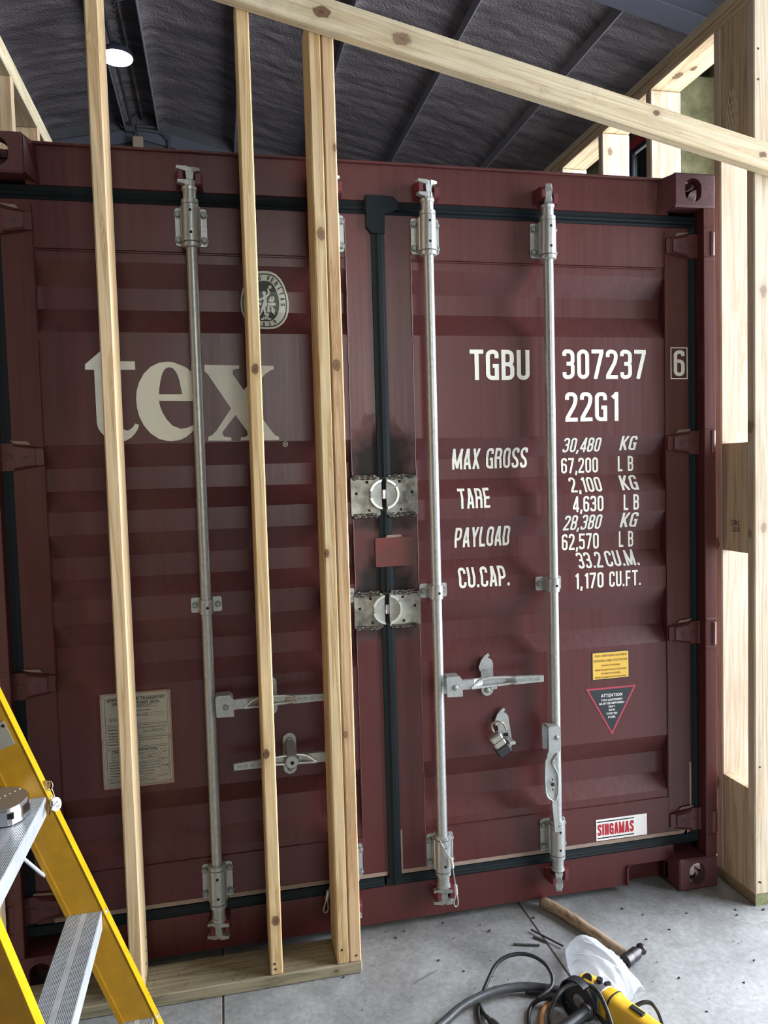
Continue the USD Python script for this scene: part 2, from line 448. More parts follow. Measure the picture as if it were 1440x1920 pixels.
mat('concrete', {'g': ('geometry', {}), 'p': ('principled_bsdf', {'roughness': 0.55, 'specular_ior_level': 0.35}),
                 'n': ('noise_texture', {'scale': 3.2, 'detail': 7.0, 'roughness': 0.62}), 'r': ('rgb_ramp', {'ramp': [(0.30, (0.20, 0.203, 0.20)), (0.50, (0.30, 0.307, 0.305)), (0.70, (0.40, 0.408, 0.405))]}),
                 'n2': ('noise_texture', {'scale': 55.0, 'detail': 6.0, 'roughness': 0.7}), 'r2': ('map_range', {'from_min': 0.36, 'from_max': 0.66, 'to_min': 0.80, 'to_max': 1.10}),
                 'v': ('voronoi_texture', {'scale': 70.0}), 'n3': ('noise_texture', {'scale': 5.0, 'detail': 3.0}),
                 'v1': ('map_range', {'from_min': 0.05, 'from_max': 0.16, 'to_min': 0.72, 'to_max': 1.0, 'clamp': True}),
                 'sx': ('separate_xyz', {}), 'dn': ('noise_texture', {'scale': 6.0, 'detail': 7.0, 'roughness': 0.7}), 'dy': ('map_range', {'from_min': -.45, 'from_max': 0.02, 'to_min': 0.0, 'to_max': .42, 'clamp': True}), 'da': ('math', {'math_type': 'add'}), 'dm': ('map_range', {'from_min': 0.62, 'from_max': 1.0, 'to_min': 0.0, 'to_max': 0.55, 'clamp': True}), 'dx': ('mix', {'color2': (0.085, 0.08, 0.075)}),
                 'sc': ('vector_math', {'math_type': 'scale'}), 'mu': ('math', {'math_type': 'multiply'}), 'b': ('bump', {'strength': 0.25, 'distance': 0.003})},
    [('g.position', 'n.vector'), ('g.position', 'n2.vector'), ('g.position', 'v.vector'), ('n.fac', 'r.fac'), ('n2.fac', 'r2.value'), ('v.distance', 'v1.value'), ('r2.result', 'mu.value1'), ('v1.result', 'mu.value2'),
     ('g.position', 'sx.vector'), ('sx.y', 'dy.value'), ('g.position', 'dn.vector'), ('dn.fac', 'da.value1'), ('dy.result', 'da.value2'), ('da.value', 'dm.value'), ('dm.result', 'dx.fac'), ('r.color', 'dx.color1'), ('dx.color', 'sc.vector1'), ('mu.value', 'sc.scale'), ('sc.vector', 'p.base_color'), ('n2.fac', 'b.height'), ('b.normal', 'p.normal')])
mat('roof_foam', {'g': ('geometry', {}), 'p': ('principled_bsdf', {'roughness': 0.8, 'specular_ior_level': 0.3}),
                  'm': ('mapping', {'scale': (1.2, 9.0, 1.2)}), 'n': ('noise_texture', {'scale': 1.0, 'detail': 5.0, 'roughness': 0.6}),
                  'r': ('rgb_ramp', {'ramp': [(0.32, (0.11, 0.098, 0.105)), (0.68, (0.27, 0.24, 0.248))]}),
                  'n2': ('noise_texture', {'scale': 42.0, 'detail': 4.0}), 'b': ('bump', {'strength': 0.9, 'distance': 0.02})},
    [('g.position', 'm.vector'), ('m.vector', 'n.vector'), ('n.fac', 'r.fac'), ('r.color', 'p.base_color'), ('g.position', 'n2.vector'), ('n2.fac', 'b.height'), ('b.normal', 'p.normal')])
GLASS, FILM, GLOW, CONC, FOAM = (MAT[k] for k in ('window_glass', 'plastic_film', 'lamp_glow', 'concrete', 'roof_foam'))

# ------------------------------------------------------------------ the shop: floor, roof, walls
X0, X1, Y0, Y1 = -5.4, 5.15, -8.0, 8.3          # inside faces of the walls
RIDGE_X, RIDGE_Z, SLOPE = -0.11, 6.15, 0.217     # undersides of the purlins follow these slopes


def roof_z(x):
    return RIDGE_Z - SLOPE * abs(x - RIDGE_X)


floor = thing('floor', 'grey scuffed concrete slab floor with narrow saw-cut joints', 'floor', (0, 0, 0), kind='structure')
part(floor, 'joint_filler', bx(X0, X1, Y0, Y1, -0.16, -0.0022), flat('joint_dirt', (0.10, 0.075, 0.055), 0.9, vary=0.5, vscale=30.0), label='dark dirt in the slab joints')
JX = [X0, -1.62, 0.632, 1.682, 3.4, X1]
for xa, xb in zip(JX, JX[1:]):
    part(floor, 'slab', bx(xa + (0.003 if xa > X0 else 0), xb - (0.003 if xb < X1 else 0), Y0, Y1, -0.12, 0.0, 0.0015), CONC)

ceiling = thing('ceiling', 'dark spray-foamed pitched roof with steel purlins', 'ceiling', (0, 0, 5), kind='structure')


def foam_panel(xa, xb, ya, yb, seed):
    """The foam between two purlins: passes of spray run across the bay, bulging and rough."""
    nx, ny = 22, 330
    xs, ys = np.linspace(xa, xb, nx), np.linspace(ya, yb, ny)
    Xg, Yg = np.meshgrid(xs, ys, indexing='ij')
    base = np.array([[roof_z(x) for _ in ys] for x in xs]) + 0.20
    wob = meshkit.fbm(np.stack([Xg * .8, Yg * 10.0 + Xg * .8, Xg * 0 + seed], -1), 4, seed)
    fine = meshkit.fbm(np.stack([Xg * 7, Yg * 26, Xg * 0 + seed], -1), 3, seed + 9)
    edge = np.minimum((Xg - min(xa, xb)), (max(xa, xb) - Xg)) / abs(xb - xa)
    Zg = base - 0.035 * (wob - 0.4) - 0.03 * fine - 0.07 * np.exp(-edge / 0.06)
    V = np.stack([Xg, Yg, Zg], -1).reshape(-1, 3)
    i, j = np.meshgrid(np.arange(nx - 1), np.arange(ny - 1), indexing='ij')
    a, b, c, d = i * ny + j, i * ny + j + 1, (i + 1) * ny + j + 1, (i + 1) * ny + j
    F = np.stack([a, b, c, d], -1).reshape(-1, 4)
    F = np.vstack([F[:, [0, 1, 2]], F[:, [0, 2, 3]]])
    return trimesh.Trimesh(V, F, process=False)


PX = [-5.25, -4.30, -3.30, -2.31, -1.32, -0.325, 0.09, 1.066, 2.03, 2.99, 4.05, 5.05]
edges = [X0] + PX + [X1]
for k, (xa, xb) in enumerate(zip(edges, edges[1:])):
    if xa < RIDGE_X < xb:
        part(ceiling, 'foam_panel', foam_panel(xa, RIDGE_X, Y0, Y1, k), FOAM, smooth=True)
        part(ceiling, 'foam_panel', foam_panel(RIDGE_X, xb, Y0, Y1, k + 20), FOAM, smooth=True)
    else:
        part(ceiling, 'foam_panel', foam_panel(xa, xb, Y0, Y1, k), FOAM, smooth=True)
for x in PX:                                                # Z-shaped purlins: web and a lower flange
    z = roof_z(x)
    s = 1 if x > RIDGE_X else -1
    prof = [(x - .0, z + .27), (x + .012, z + .27), (x + .012, z + .014), (x - .062 * s, z + .014), (x - .062 * s, z), (x + .006, z - .0), (x, z + .002)]
    pg = Polygon([(x - .005, z + .27), (x + .005, z + .27), (x + .005, z + .012), (x + .005 - .066 * (1 if s > 0 else 0), z + .012 + (.066 * SLOPE if s > 0 else 0)), (x + .005 - .066 * (1 if s > 0 else 0), z + (.066 * SLOPE if s > 0 else 0)),
                  (x + .005 + (.066 if s < 0 else 0), z + (.0)), (x + .005 + (.066 if s < 0 else 0), z + .012), (x - .005, z + .012)]).buffer(0)
    part(ceiling, 'purlin', plate(pg, Y0, Y1), PURLIN, label='steel purlin with foam overspray')
RAFTER = flat('blue_grey_rafter_steel', (0.10, 0.105, 0.135), 0.6)
rline = lambda d: [(RIDGE_X, RIDGE_Z + d), (X1, roof_z(X1) + d)]
part(ceiling, 'rafter', plate(Polygon(rline(-.05) + rline(.22)[::-1]), 3.20, 3.21), RAFTER)
part(ceiling, 'rafter_flange', plate(Polygon(rline(-.056) + rline(-.046)[::-1]), 3.08, 3.31), RAFTER)
part(ceiling, 'roof_sheet', cat_([hull([(X0 - .2, Y0 - .2, roof_z(X0) + .36), (X0 - .2, Y1 + .2, roof_z(X0) + .36), (RIDGE_X, Y0 - .2, RIDGE_Z + .40), (RIDGE_X, Y1 + .2, RIDGE_Z + .40), (X0 - .2, Y0 - .2, roof_z(X0) + .40), (X0 - .2, Y1 + .2, roof_z(X0) + .40), (RIDGE_X, Y0 - .2, RIDGE_Z + .44), (RIDGE_X, Y1 + .2, RIDGE_Z + .44)]),
                                hull([(X1 + .2, Y0 - .2, roof_z(X1) + .36), (X1 + .2, Y1 + .2, roof_z(X1) + .36), (RIDGE_X, Y0 - .2, RIDGE_Z + .40), (RIDGE_X, Y1 + .2, RIDGE_Z + .40), (X1 + .2, Y0 - .2, roof_z(X1) + .40), (X1 + .2, Y1 + .2, roof_z(X1) + .40), (RIDGE_X, Y0 - .2, RIDGE_Z + .44), (RIDGE_X, Y1 + .2, RIDGE_Z + .44)])]), PURLIN)


def gable(y0, y1, hole=None):
    g = Polygon([(X0 - .2, -.1), (X1 + .2, -.1), (X1 + .2, roof_z(X1 + .2) + .3), (RIDGE_X, RIDGE_Z + .40), (X0 - .2, roof_z(X0 - .2) + .3)])
    return plate(g.difference(hole) if hole is not None else g, y0, y1)


wb = thing('wall_back', 'dark foam-coated far gable wall above the container', 'wall', (0, Y1, 0), kind='structure')
part(wb, 'foam_sheet', gable(Y1, Y1 + .2), WALLM)
rk = [(X0, roof_z(X0) + .02), (RIDGE_X, RIDGE_Z + .02), (X1, roof_z(X1) + .02)]
part(wb, 'gable_rail', plate(Polygon(rk + [(x, z - .16) for x, z in rk[::-1]]), Y1 - .05, Y1), RAFTER)
part(wb, 'girt', bx(X0, X1, Y1 - .06, Y1, 5.0, 5.08), RAFTER)
wf = solo('wall_front', gable(Y0 - .2, Y0, sbox(.8, 1.45, 3.4, 4.35)), WALLM, 'dark front gable wall of the shop with a wide high window opening', 'wall', kind='structure')


def side_wall(xa, xb, holes, m):
    g = sbox(Y0, -.1, Y1, roof_z(X1) + .20)
    for h in holes:
        g = g.difference(sbox(*h))
    k = extr(g, abs(xb - xa))                               # polygon in (y, z), thickness along x
    v = k.vertices.copy()
    k.vertices = np.stack([min(xa, xb) + v[:, 2], v[:, 0], v[:, 1]], 1)
    return k


solo('wall_left', side_wall(X0 - .2, X0, [], WALLM), WALLM, 'dark left side wall of the shop', 'wall', kind='structure')
WY0, WY1, WZ0, WZ1 = 4.16, 5.17, 3.2, 4.92                    # the tall window seen through the right hand studs
wr = solo('wall_right', side_wall(X1, X1 + .2, [(-2.55, 0, 1.65, 4.05), (WY0 - .02, WZ0, WY1 + .45, WZ1)], CREAMFOAM), CREAMFOAM, 'cream spray-foamed right side wall behind the timber studs', 'wall', kind='structure')
# foam lumps on the cream wall in view
win = thing('window_1', 'tall dark-framed window in the cream foam wall', 'window', (X1, (WY0 + WY1) / 2, WZ0), kind='structure')
fw = sbox(WY0, WZ0, WY1, WZ1).difference(sbox(WY0 + .045, WZ0 + .045, WY1 - .045, WZ1 - .045))


def yz(poly, xa, xb):
    k = extr(poly, xb - xa)
    v = k.vertices.copy()
    k.vertices = np.stack([xa + v[:, 2], v[:, 0], v[:, 1]], 1)
    return k


part(win, 'window_frame', yz(fw, X1 - .02, X1 + .02), FRAMEM)
part(win, 'frame_cover', bx(X1 - .012, X1 + .012, WY1 + .001, WY1 + .47, WZ0 - .02, WZ1 + .02), FRAMEM)
part(win, 'pane', bx(X1 + .004, X1 + .010, WY0 + .06, WY1 - .06, WZ0 + .06, WZ1 - .06), GLASS)
part(win, 'head_tape', bx(X1 - .03, X1 - .005, WY0 - .1, WY1 + .25, WZ1 - .0, WZ1 + .10), REDSTRIP, label='red strip along the window head')
pv = []
for gx in np.linspace(4.70, X1, 26):
    for gz in np.linspace(0, 4.95, 150):
        pv.append((gx, 3.70 - .06 * meshkit.fbm(np.array([gx * 9, gz * 6, 1.7]), 4, 3), gz))
pv = np.array(pv); i_, j_ = np.meshgrid(np.arange(25), np.arange(149), indexing='ij')
q_ = np.stack([i_ * 150 + j_, (i_ + 1) * 150 + j_, (i_ + 1) * 150 + j_ + 1, i_ * 150 + j_ + 1], -1).reshape(-1, 4)
pil = solo('trim_1', cat_([trimesh.Trimesh(pv, np.vstack([q_[:, [0, 1, 2]], q_[:, [0, 2, 3]]]), process=False), bx(4.70, X1, 3.70, 4.05, 0, 4.95)]), CREAMFOAM, 'cream spray-foamed column cover beside the tall window', 'column', kind='structure')
solo('yard', bx(X1 + .25, 40, -30, 40, -.35, -.05), GROUND, 'pale gravel yard outside the window', 'ground', kind='structure')
# the thing that hangs outside the window: an orange arm on grey hoses
arm = thing('machine_arm', 'orange jointed arm with grey fittings outside the window', 'machine', (7.3, 8.6, 0))
AS = lambda x, y, z: np.array([.678 + 1.2015 * (x - .678), -2.436 + 1.2015 * (y + 2.436), 1.577 + 1.2015 * (z - 1.577)])
part(arm, 'mast', bx(7.55, 7.72, 7.75, 7.92, -.05, 6.35, .01), GRM)
part(arm, 'hose', tube([AS(6.2, 6.735, 5.555), AS(6.05, 6.75, 5.70), AS(6.1, 6.6, 5.80), AS(6.3, 6.4, 5.6), AS(6.4, 6.2, 5.3)], .03, 8, 4), GRM)
part(arm, 'link', hull([p for c, r in ((AS(6.2, 6.73, 5.54), .055), (AS(6.2, 6.56, 5.33), .07)) for p in trimesh.creation.icosphere(1, r).vertices + c]), flat('machine_orange', (0.75, 0.16, 0.06), 0.4))
for c, r in ((AS(6.2, 6.735, 5.555), .07), (AS(6.15, 6.66, 5.37), .09), (AS(6.15, 6.57, 5.25), .07)):
    part(arm, 'knuckle', trimesh.creation.icosphere(2, r).apply_translation(c), GRM, smooth=True)
part(arm, 'bracket', tube([(7.63, 7.83, 6.0), (7.30, 8.42, 6.02)], .05, 10), GRM)

# high bay lamps on the ridge: one in view, its row goes on behind the camera
for k, (lx, ly, lz, lab) in enumerate([(-.10, 5.32, 5.50, 'blazing white high-bay lamp on a chain below the dark roof ridge'), (-.10, 0.6, 5.50, 'high-bay lamp on the ridge above the timber wall'), (-.10, -4.1, 5.50, 'high-bay lamp on the ridge nearest the front wall')]):
    lamp = thing('high_bay_lamp', lab, 'lamp', (lx, ly, lz), group='high-bay lamps along the ridge')
    part(lamp, 'housing', lathe([(0, .05), (.02, .055), (.07, .13), (.10, .15), (.13, .15)], (lx, ly, lz + .17), (0, 0, -1), 28), FRAMEM, smooth=40)
    part(lamp, 'lens', lathe([(0, .148), (.02, .14), (.035, .10)], (lx, ly, lz + .045), (0, 0, -1), 28), GLOW)
    links = [rot(trimesh.creation.torus(.014, .003, 12, 6), 90, (1, 0, 0), (0, 0, 0)) for _ in range(14)]
    for i, m_ in enumerate(links):
        m_.apply_scale((.7, .7, 1.25)) if False else None
        m_.apply_transform(trimesh.transformations.rotation_matrix(math.radians(90 * (i % 2)), (0, 0, 1)))
        m_.apply_translation((lx, ly, lz + .19 + i * .026))
    part(lamp, 'chain', cat_(links), CHROME, kind='stuff')
    part(lamp, 'hanger_wire', tube([(lx, ly, lz + .55), (lx + .21, ly, RIDGE_Z - .04)], .003, 6), CONDUIT)
    part(lamp, 'hanger_wire', tube([(lx, ly, lz + .55), (lx - .21, ly, RIDGE_Z - .04)], .003, 6), CONDUIT)

part(ceiling, 'ridge_conduit', tube([(-.235, 0, 6.13), (-.235, 8.1, 6.13)], .02, 8), CONDUIT)
part(wb, 'junction_box', bx(-.33, -.20, 8.17, 8.25, 6.08, 6.19, .006), CONDUIT)
part(wb, 'wall_pipe', tube([(-.2, 8.22, 6.13), (.05, 8.22, 6.115), (.13, 8.22, 6.09), (.19, 8.22, 6.03), (.215, 8.22, 5.92), (.22, 8.22, 4.5)], .022, 8, 5), CONDUIT)
part(wb, 'wall_pipe', tube([(-.2, 8.22, 6.17), (.12, 8.22, 6.165)], .018, 8), CONDUIT)
part(wb, 'loop_pipe', tube([(-.36, 8.1, 6.3), (-.39, 8.15, 6.2), (-.36, 8.2, 6.14), (-.31, 8.22, 6.13)], .012, 8, 5), CONDUIT)
part(wb, 'vent_box', bx(-.23, -.10, 8.06, 8.22, 5.60, 5.98, .01), flat('beige_box', (0.40, 0.30, 0.22), 0.6))
part(wb, 'drop_rod', cyl((-.17, 8.16, 5.98), (-.17, 8.16, 6.28), .012, 8), CONDUIT)

# ------------------------------------------------------------------ timber framing
CH = .004


def stick(name, x0, x1, y0, y1, z0, z1, m, label, group, c=CH):
    return solo(name, bx(x0, x1, y0, y1, z0, z1, c), m, label, 'lumber', group)


def nail(parent, pts, d=(0, -1, 0), r=.0035):
    for p in pts:
        part(parent, 'nail', cyl(p, np.array(p) + np.array(d) * .0012, r, 8), SCRAPM)


YF, YB = -.147, -.007
RAKE = lambda x: 2.9051 - .2170 * (x - .8057)          # lower front edge of the raked board
G1 = 'front stud wall lumber'
W_S0 = wood('pine_stud_far_left', PALE, PALE_D, 2, seed=.7)
W_S1 = wood('pine_stud_left', (0.66, 0.49, 0.29), PINE_D, 2, seed=1.3)
W_S2 = wood('pine_stud_middle', (0.68, 0.50, 0.27), (0.50, 0.32, 0.14), 2, [(.797, -.147, 1.886, .011, .95), (.789, -.147, .732, .010, 1.0), (.799, -.147, .211, .012, .9)], seed=2.1)
W_S3 = wood('pine_stud_grainy', (0.68, 0.52, 0.30), (0.45, 0.28, 0.12), 2, [(1.006, -.147, 2.285, .013, .75), (.992, -.147, 1.331, .008, .9)], seed=3.6)
W_S4 = wood('pine_stud_orange', (0.64, 0.44, 0.25), (0.46, 0.27, 0.13), 2, [(1.040, -.147, 1.896, .012, .8), (1.056, -.147, 2.539, .008, .7), (1.032, -.147, .766, .008, .7)], seed=4.4)
W_RAKE = wood('pine_raked_board', (0.62, 0.53, 0.36), (0.48, 0.37, 0.22), (1.0, -.217), [(1.022, -.186, 2.903, .017, .95), (1.258, -.186, 2.848, .020, .75), (2.092, -.186, 2.693, .009, .9), (2.481, -.186, 2.586, .010, .9)], seed=5.2, speck=.28)
W_SOLE = wood('treated_sole_plate', (0.31, 0.265, 0.175), (0.17, 0.15, 0.09), 0, [(.98, -.147, .02, .006, .8)], seed=6.1, speck=.35)
stick('wall_stud', -.035, .003, YF, YB, .038, 3.12, W_S0, 'timber stud at the far left, mostly behind the yellow ladder', G1)
s1 = stick('wall_stud', .367, .405, YF, YB, .038, 3.00, W_S1, 'pale timber stud standing in front of the letter t and the data plate', G1)
s2 = stick('wall_stud', .778, .816, YF, YB, .038, RAKE(.797) + .06, W_S2, 'timber stud with three dark knots in front of the letter x', G1)
s3 = stick('wall_stud', .985, 1.0225, YF, YB, .038, RAKE(1.0) + .06, W_S3, 'left stud of the doubled pair beside the centre of the container doors', G1)
s4 = stick('wall_stud', 1.0235, 1.061, YF, YB, .038, RAKE(1.04) + .06, W_S4, 'right, more orange stud of the doubled pair beside the door lock', G1)
nail(s2, [(.79, YF, .075), (.793, YF, .058)]); nail(s3, [(1.0, YF, .085)]); nail(s4, [(1.045, YF, .06)])
nail(s1, [(.405, -.05, .12), (.405, -.06, .085), (.405, -.09, .06), (.405, -.03, .15)], (1, 0, 0))
sole = stick('sole_plate', -.25, 1.063, -.148, -.002, 0, .038, W_SOLE, 'greenish treated timber sole plate lying on the floor under the front studs', G1)
rb = [(.05, RAKE(.05)), (2.75, RAKE(2.75)), (2.75, RAKE(2.75) + .091), (.05, RAKE(.05) + .091)]
solo('raked_board', hull([(x + s * 0, y, z + (q if zi < 2 else -q)) for zi, (x, z) in enumerate(rb) for y, q in ((-.186, .003), (-.183, 0), (-.150, 0), (-.1475, .003)) for s in (0,)]), W_RAKE,
     'long pale timber board sloping across the top of the front studs', 'lumber', G1)

# right hand wall: corner post of two studs with blocks between, studs, plates
RX0, RX1 = 2.48, 2.62
G2 = 'right hand stud wall lumber'
W_P = wood('pine_corner_post', (0.58, 0.49, 0.36), (0.45, 0.34, 0.22), 2, [(2.516, -.145, 2.152, .014, .5), (2.515, -.145, 1.343, .012, .5), (2.48, -.125, 1.693, .016, .6), (2.48, -.121, 1.324, .010, .6)], seed=7.3)
W_PB = wood('pine_pinkish_stud', (0.60, 0.49, 0.37), (0.50, 0.37, 0.25), 2, [(2.48, .056, 1.271, .014, .8), (2.48, .062, .368, .016, .8)], seed=8.2)
W_BL = wood('pine_block', (0.58, 0.45, 0.29), (0.40, 0.28, 0.16), 2, [(2.48, -.021, 2.838, .011, .6)], seed=9.4)
W_ST = wood('pine_far_studs', (0.62, 0.53, 0.41), (0.50, 0.38, 0.25), 2, [(2.55, .48, 3.02, .012, .7), (2.52, .88, 3.03, .012, .7)], seed=10.2)
W_TP = wood('pine_top_plate', (0.64, 0.52, 0.33), (0.44, 0.31, 0.17), 1, [(2.48, .393, 3.16, .012, .6), (2.48, .80, 3.10, .010, .6), (2.53, .36, 3.114, .018, .9), (2.56, .30, 3.114, .012, .9)], seed=11.7)
post = stick('corner_stud', RX0, RX1, -.145, -.107, .038, 3.114, W_P, 'bright front stud of the right hand corner post', G2)
nail(post, [(2.497, -.145, .085), (2.502, -.145, .083), (2.497, -.145, 2.95), (2.497, -.145, 2.85), (2.5, -.145, .50)])
stick('corner_stud', RX0, RX1, .030, .068, .038, 3.114, W_PB, 'pinkish stud of the corner post right beside the container', G2)
for za, zb, lab in ((.038, .410, 'lowest timber block between the studs of the corner post'), (1.252, 1.641, 'stamped timber block half way up the corner post'), (2.66, 3.114, 'topmost timber block of the corner post with a white boot print')):
    b_ = stick('corner_block', RX0 + .002, RX0 + .040, -.1065, .0295, za, zb, W_BL, lab, G2, .0015)
    if za > 1 and zb < 2:
        GRADE = b_
    if za > 2:
        BOOT = b_
stick('wall_stud', RX0, RX1, .475, .513, .038, 3.114, W_ST, 'sunlit stud just above the right end of the container', G2)
stick('wall_stud', RX0, RX1, .880, .918, .038, 3.114, W_ST, 'sunlit stud next to the tall window', G2)
stick('wall_stud', RX0, RX1, 1.30, 1.338, .038, 3.114, W_ST, 'farthest visible right wall stud, low behind the container roof', G2)
stick('top_plate', RX0, RX1, -.145, 6.0, 3.115, 3.153, W_TP, 'lower of the two timber plates on the right hand stud wall', G2)
stick('top_plate', RX0, RX1, -.145, 6.0, 3.154, 3.192, wood('pine_upper_plate', (0.60, 0.52, 0.34), (0.45, 0.35, 0.2), 1, seed=12.5), 'upper of the two timber plates on the right hand stud wall', G2)
W_BP = wood('treated_bottom_plate', (0.30, 0.24, 0.14), (0.17, 0.13, 0.07), 1, seed=13.1)
bp = stick('bottom_plate', RX0, RX1, -.146, 6.0, 0, .038, W_BP, 'treated timber bottom plate under the right hand corner post', G2)
part(bp, 'end_grain', bx(RX0, RX1, -.1475, -.146, 0, .038), flat('treated_end_grain', (0.22, 0.23, 0.10), .8, vary=.5, vscale=60.0), label='mossy green cut end')
stick('window_trimmer', 2.49, 2.62, 1.34, 6.0, 2.9, 2.94, W_ST, 'timber rail low behind the right end of the container', G2)

# left hand wall, seen above the left end of the container
LX0, LX1 = -.17, -.03
G3 = 'left hand stud wall lumber'
W_L = wood('pine_left_wall', (0.72, 0.56, 0.36), (0.52, 0.34, 0.18), 2, seed=14.9)
W_LT = wood('pine_left_plate', (0.76, 0.68, 0.48), (0.58, 0.47, 0.28), 1, seed=15.3)
for k_, (y_, lab) in enumerate([(.36, 'leftmost visible stud of the left wall'), (.765, 'second stud of the left wall, left of the container corner'), (1.21, 'third stud of the left wall, half hidden by the container roof')]):
    stick('wall_stud', LX0, LX1, y_, y_ + .038, .038, 3.114, W_L, lab, G3)
stick('top_plate', LX0, LX1, -.0, 6.0, 3.115, 3.153, W_LT, 'lower timber plate on the left hand stud wall', G3)
stick('top_plate', LX0, LX1, -.0, 6.0, 3.154, 3.192, W_LT, 'upper timber plate on the left hand stud wall', G3)
stick('bottom_plate', LX0, LX1, -.0, 6.0, 0, .038, W_BP, 'treated bottom plate of the left hand stud wall', G3)

# ------------------------------------------------------------------ lettering
PANEL = [(2.276, 0), (2.240, 0), (2.168, 1), (2.101, 1), (2.026, 0), (1.682, 0), (1.610, 1), (1.540, 1), (1.475, 0), (1.405, 0), (1.331, 1), (1.262, 1), (1.201, 0), (1.126, 0), (1.048, 1), (.982, 1), (.920, 0), (.572, 0), (.499, 1), (.4215, 1), (.366, 0), (.335, 0)]
YD, YP, DEPTH = .055, .058, .036
PZ = np.array([p[0] for p in PANEL][::-1]); PY = np.array([YP + DEPTH * p[1] for p in PANEL][::-1])


def panel_y(z):
    return np.interp(z, PZ, PY)


def film(poly, off=.0008, y=None):
    """Flat print: a polygon in (x, z) laid on the folded door panel (or on the plane y)."""
    V, F, n = [], [], 0
    bands = [(-9, 9)] if y is not None else list(zip([-9] + list(PZ), list(PZ) + [9]))
    x0, z0, x1, z1 = poly.bounds
    for a, b in bands:
        if b < z0 or a > z1:
            continue
        for p in polys(poly.intersection(sbox(x0 - 1, a, x1 + 1, b)) if y is None else poly):
            v, f = trimesh.creation.triangulate_polygon(p, engine='earcut')
            v = np.asarray(v, float)
            yy = (panel_y(v[:, 1]) if y is None else np.full(len(v), y)) - off
            V.append(np.stack([v[:, 0], yy, v[:, 1]], 1)); f = np.asarray(f) + n
            t = V[-1]
            nrm = np.cross(t[f[:, 1] - n] - t[f[:, 0] - n], t[f[:, 2] - n] - t[f[:, 0] - n])
            f[nrm[:, 1] > 0] = f[nrm[:, 1] > 0][:, [0, 2, 1]]
            F.append(f); n += len(v)
    return trimesh.Trimesh(np.vstack(V), np.vstack(F), process=False)


def rounded(path, r):
    """A polyline with its inner corners rounded by r."""
    p = [np.array(q, float) for q in path]
    closed = np.allclose(p[0], p[-1])
    out = [] if closed else [p[0]]
    idx = range(0 if closed else 1, len(p) - 1)
    for i in idx:
        a, b, c = (p[i - 1] if i else p[-2]), p[i], p[i + 1]
        la, lc = np.linalg.norm(a - b), np.linalg.norm(c - b)
        d = min(r, la * .499, lc * .499)
        q0, q1 = b + (a - b) / la * d, b + (c - b) / lc * d
        for t in np.linspace(0, 1, 7):
            w = .42
            k0, k1 = (1 - t) ** 2, t ** 2
            m = 2 * t * (1 - t) * .75
            out.append((q0 * k0 + q1 * k1 + b * m) / (k0 + k1 + m))
    out.append(out[0] if closed else p[-1])
    return out


GW, GT = .42, .135
gl, gr, gb, gt_ = GT / 2, GW - GT / 2, GT / 2, 1 - GT / 2
RR = (gr - gl) / 2 + .02
gm = .52


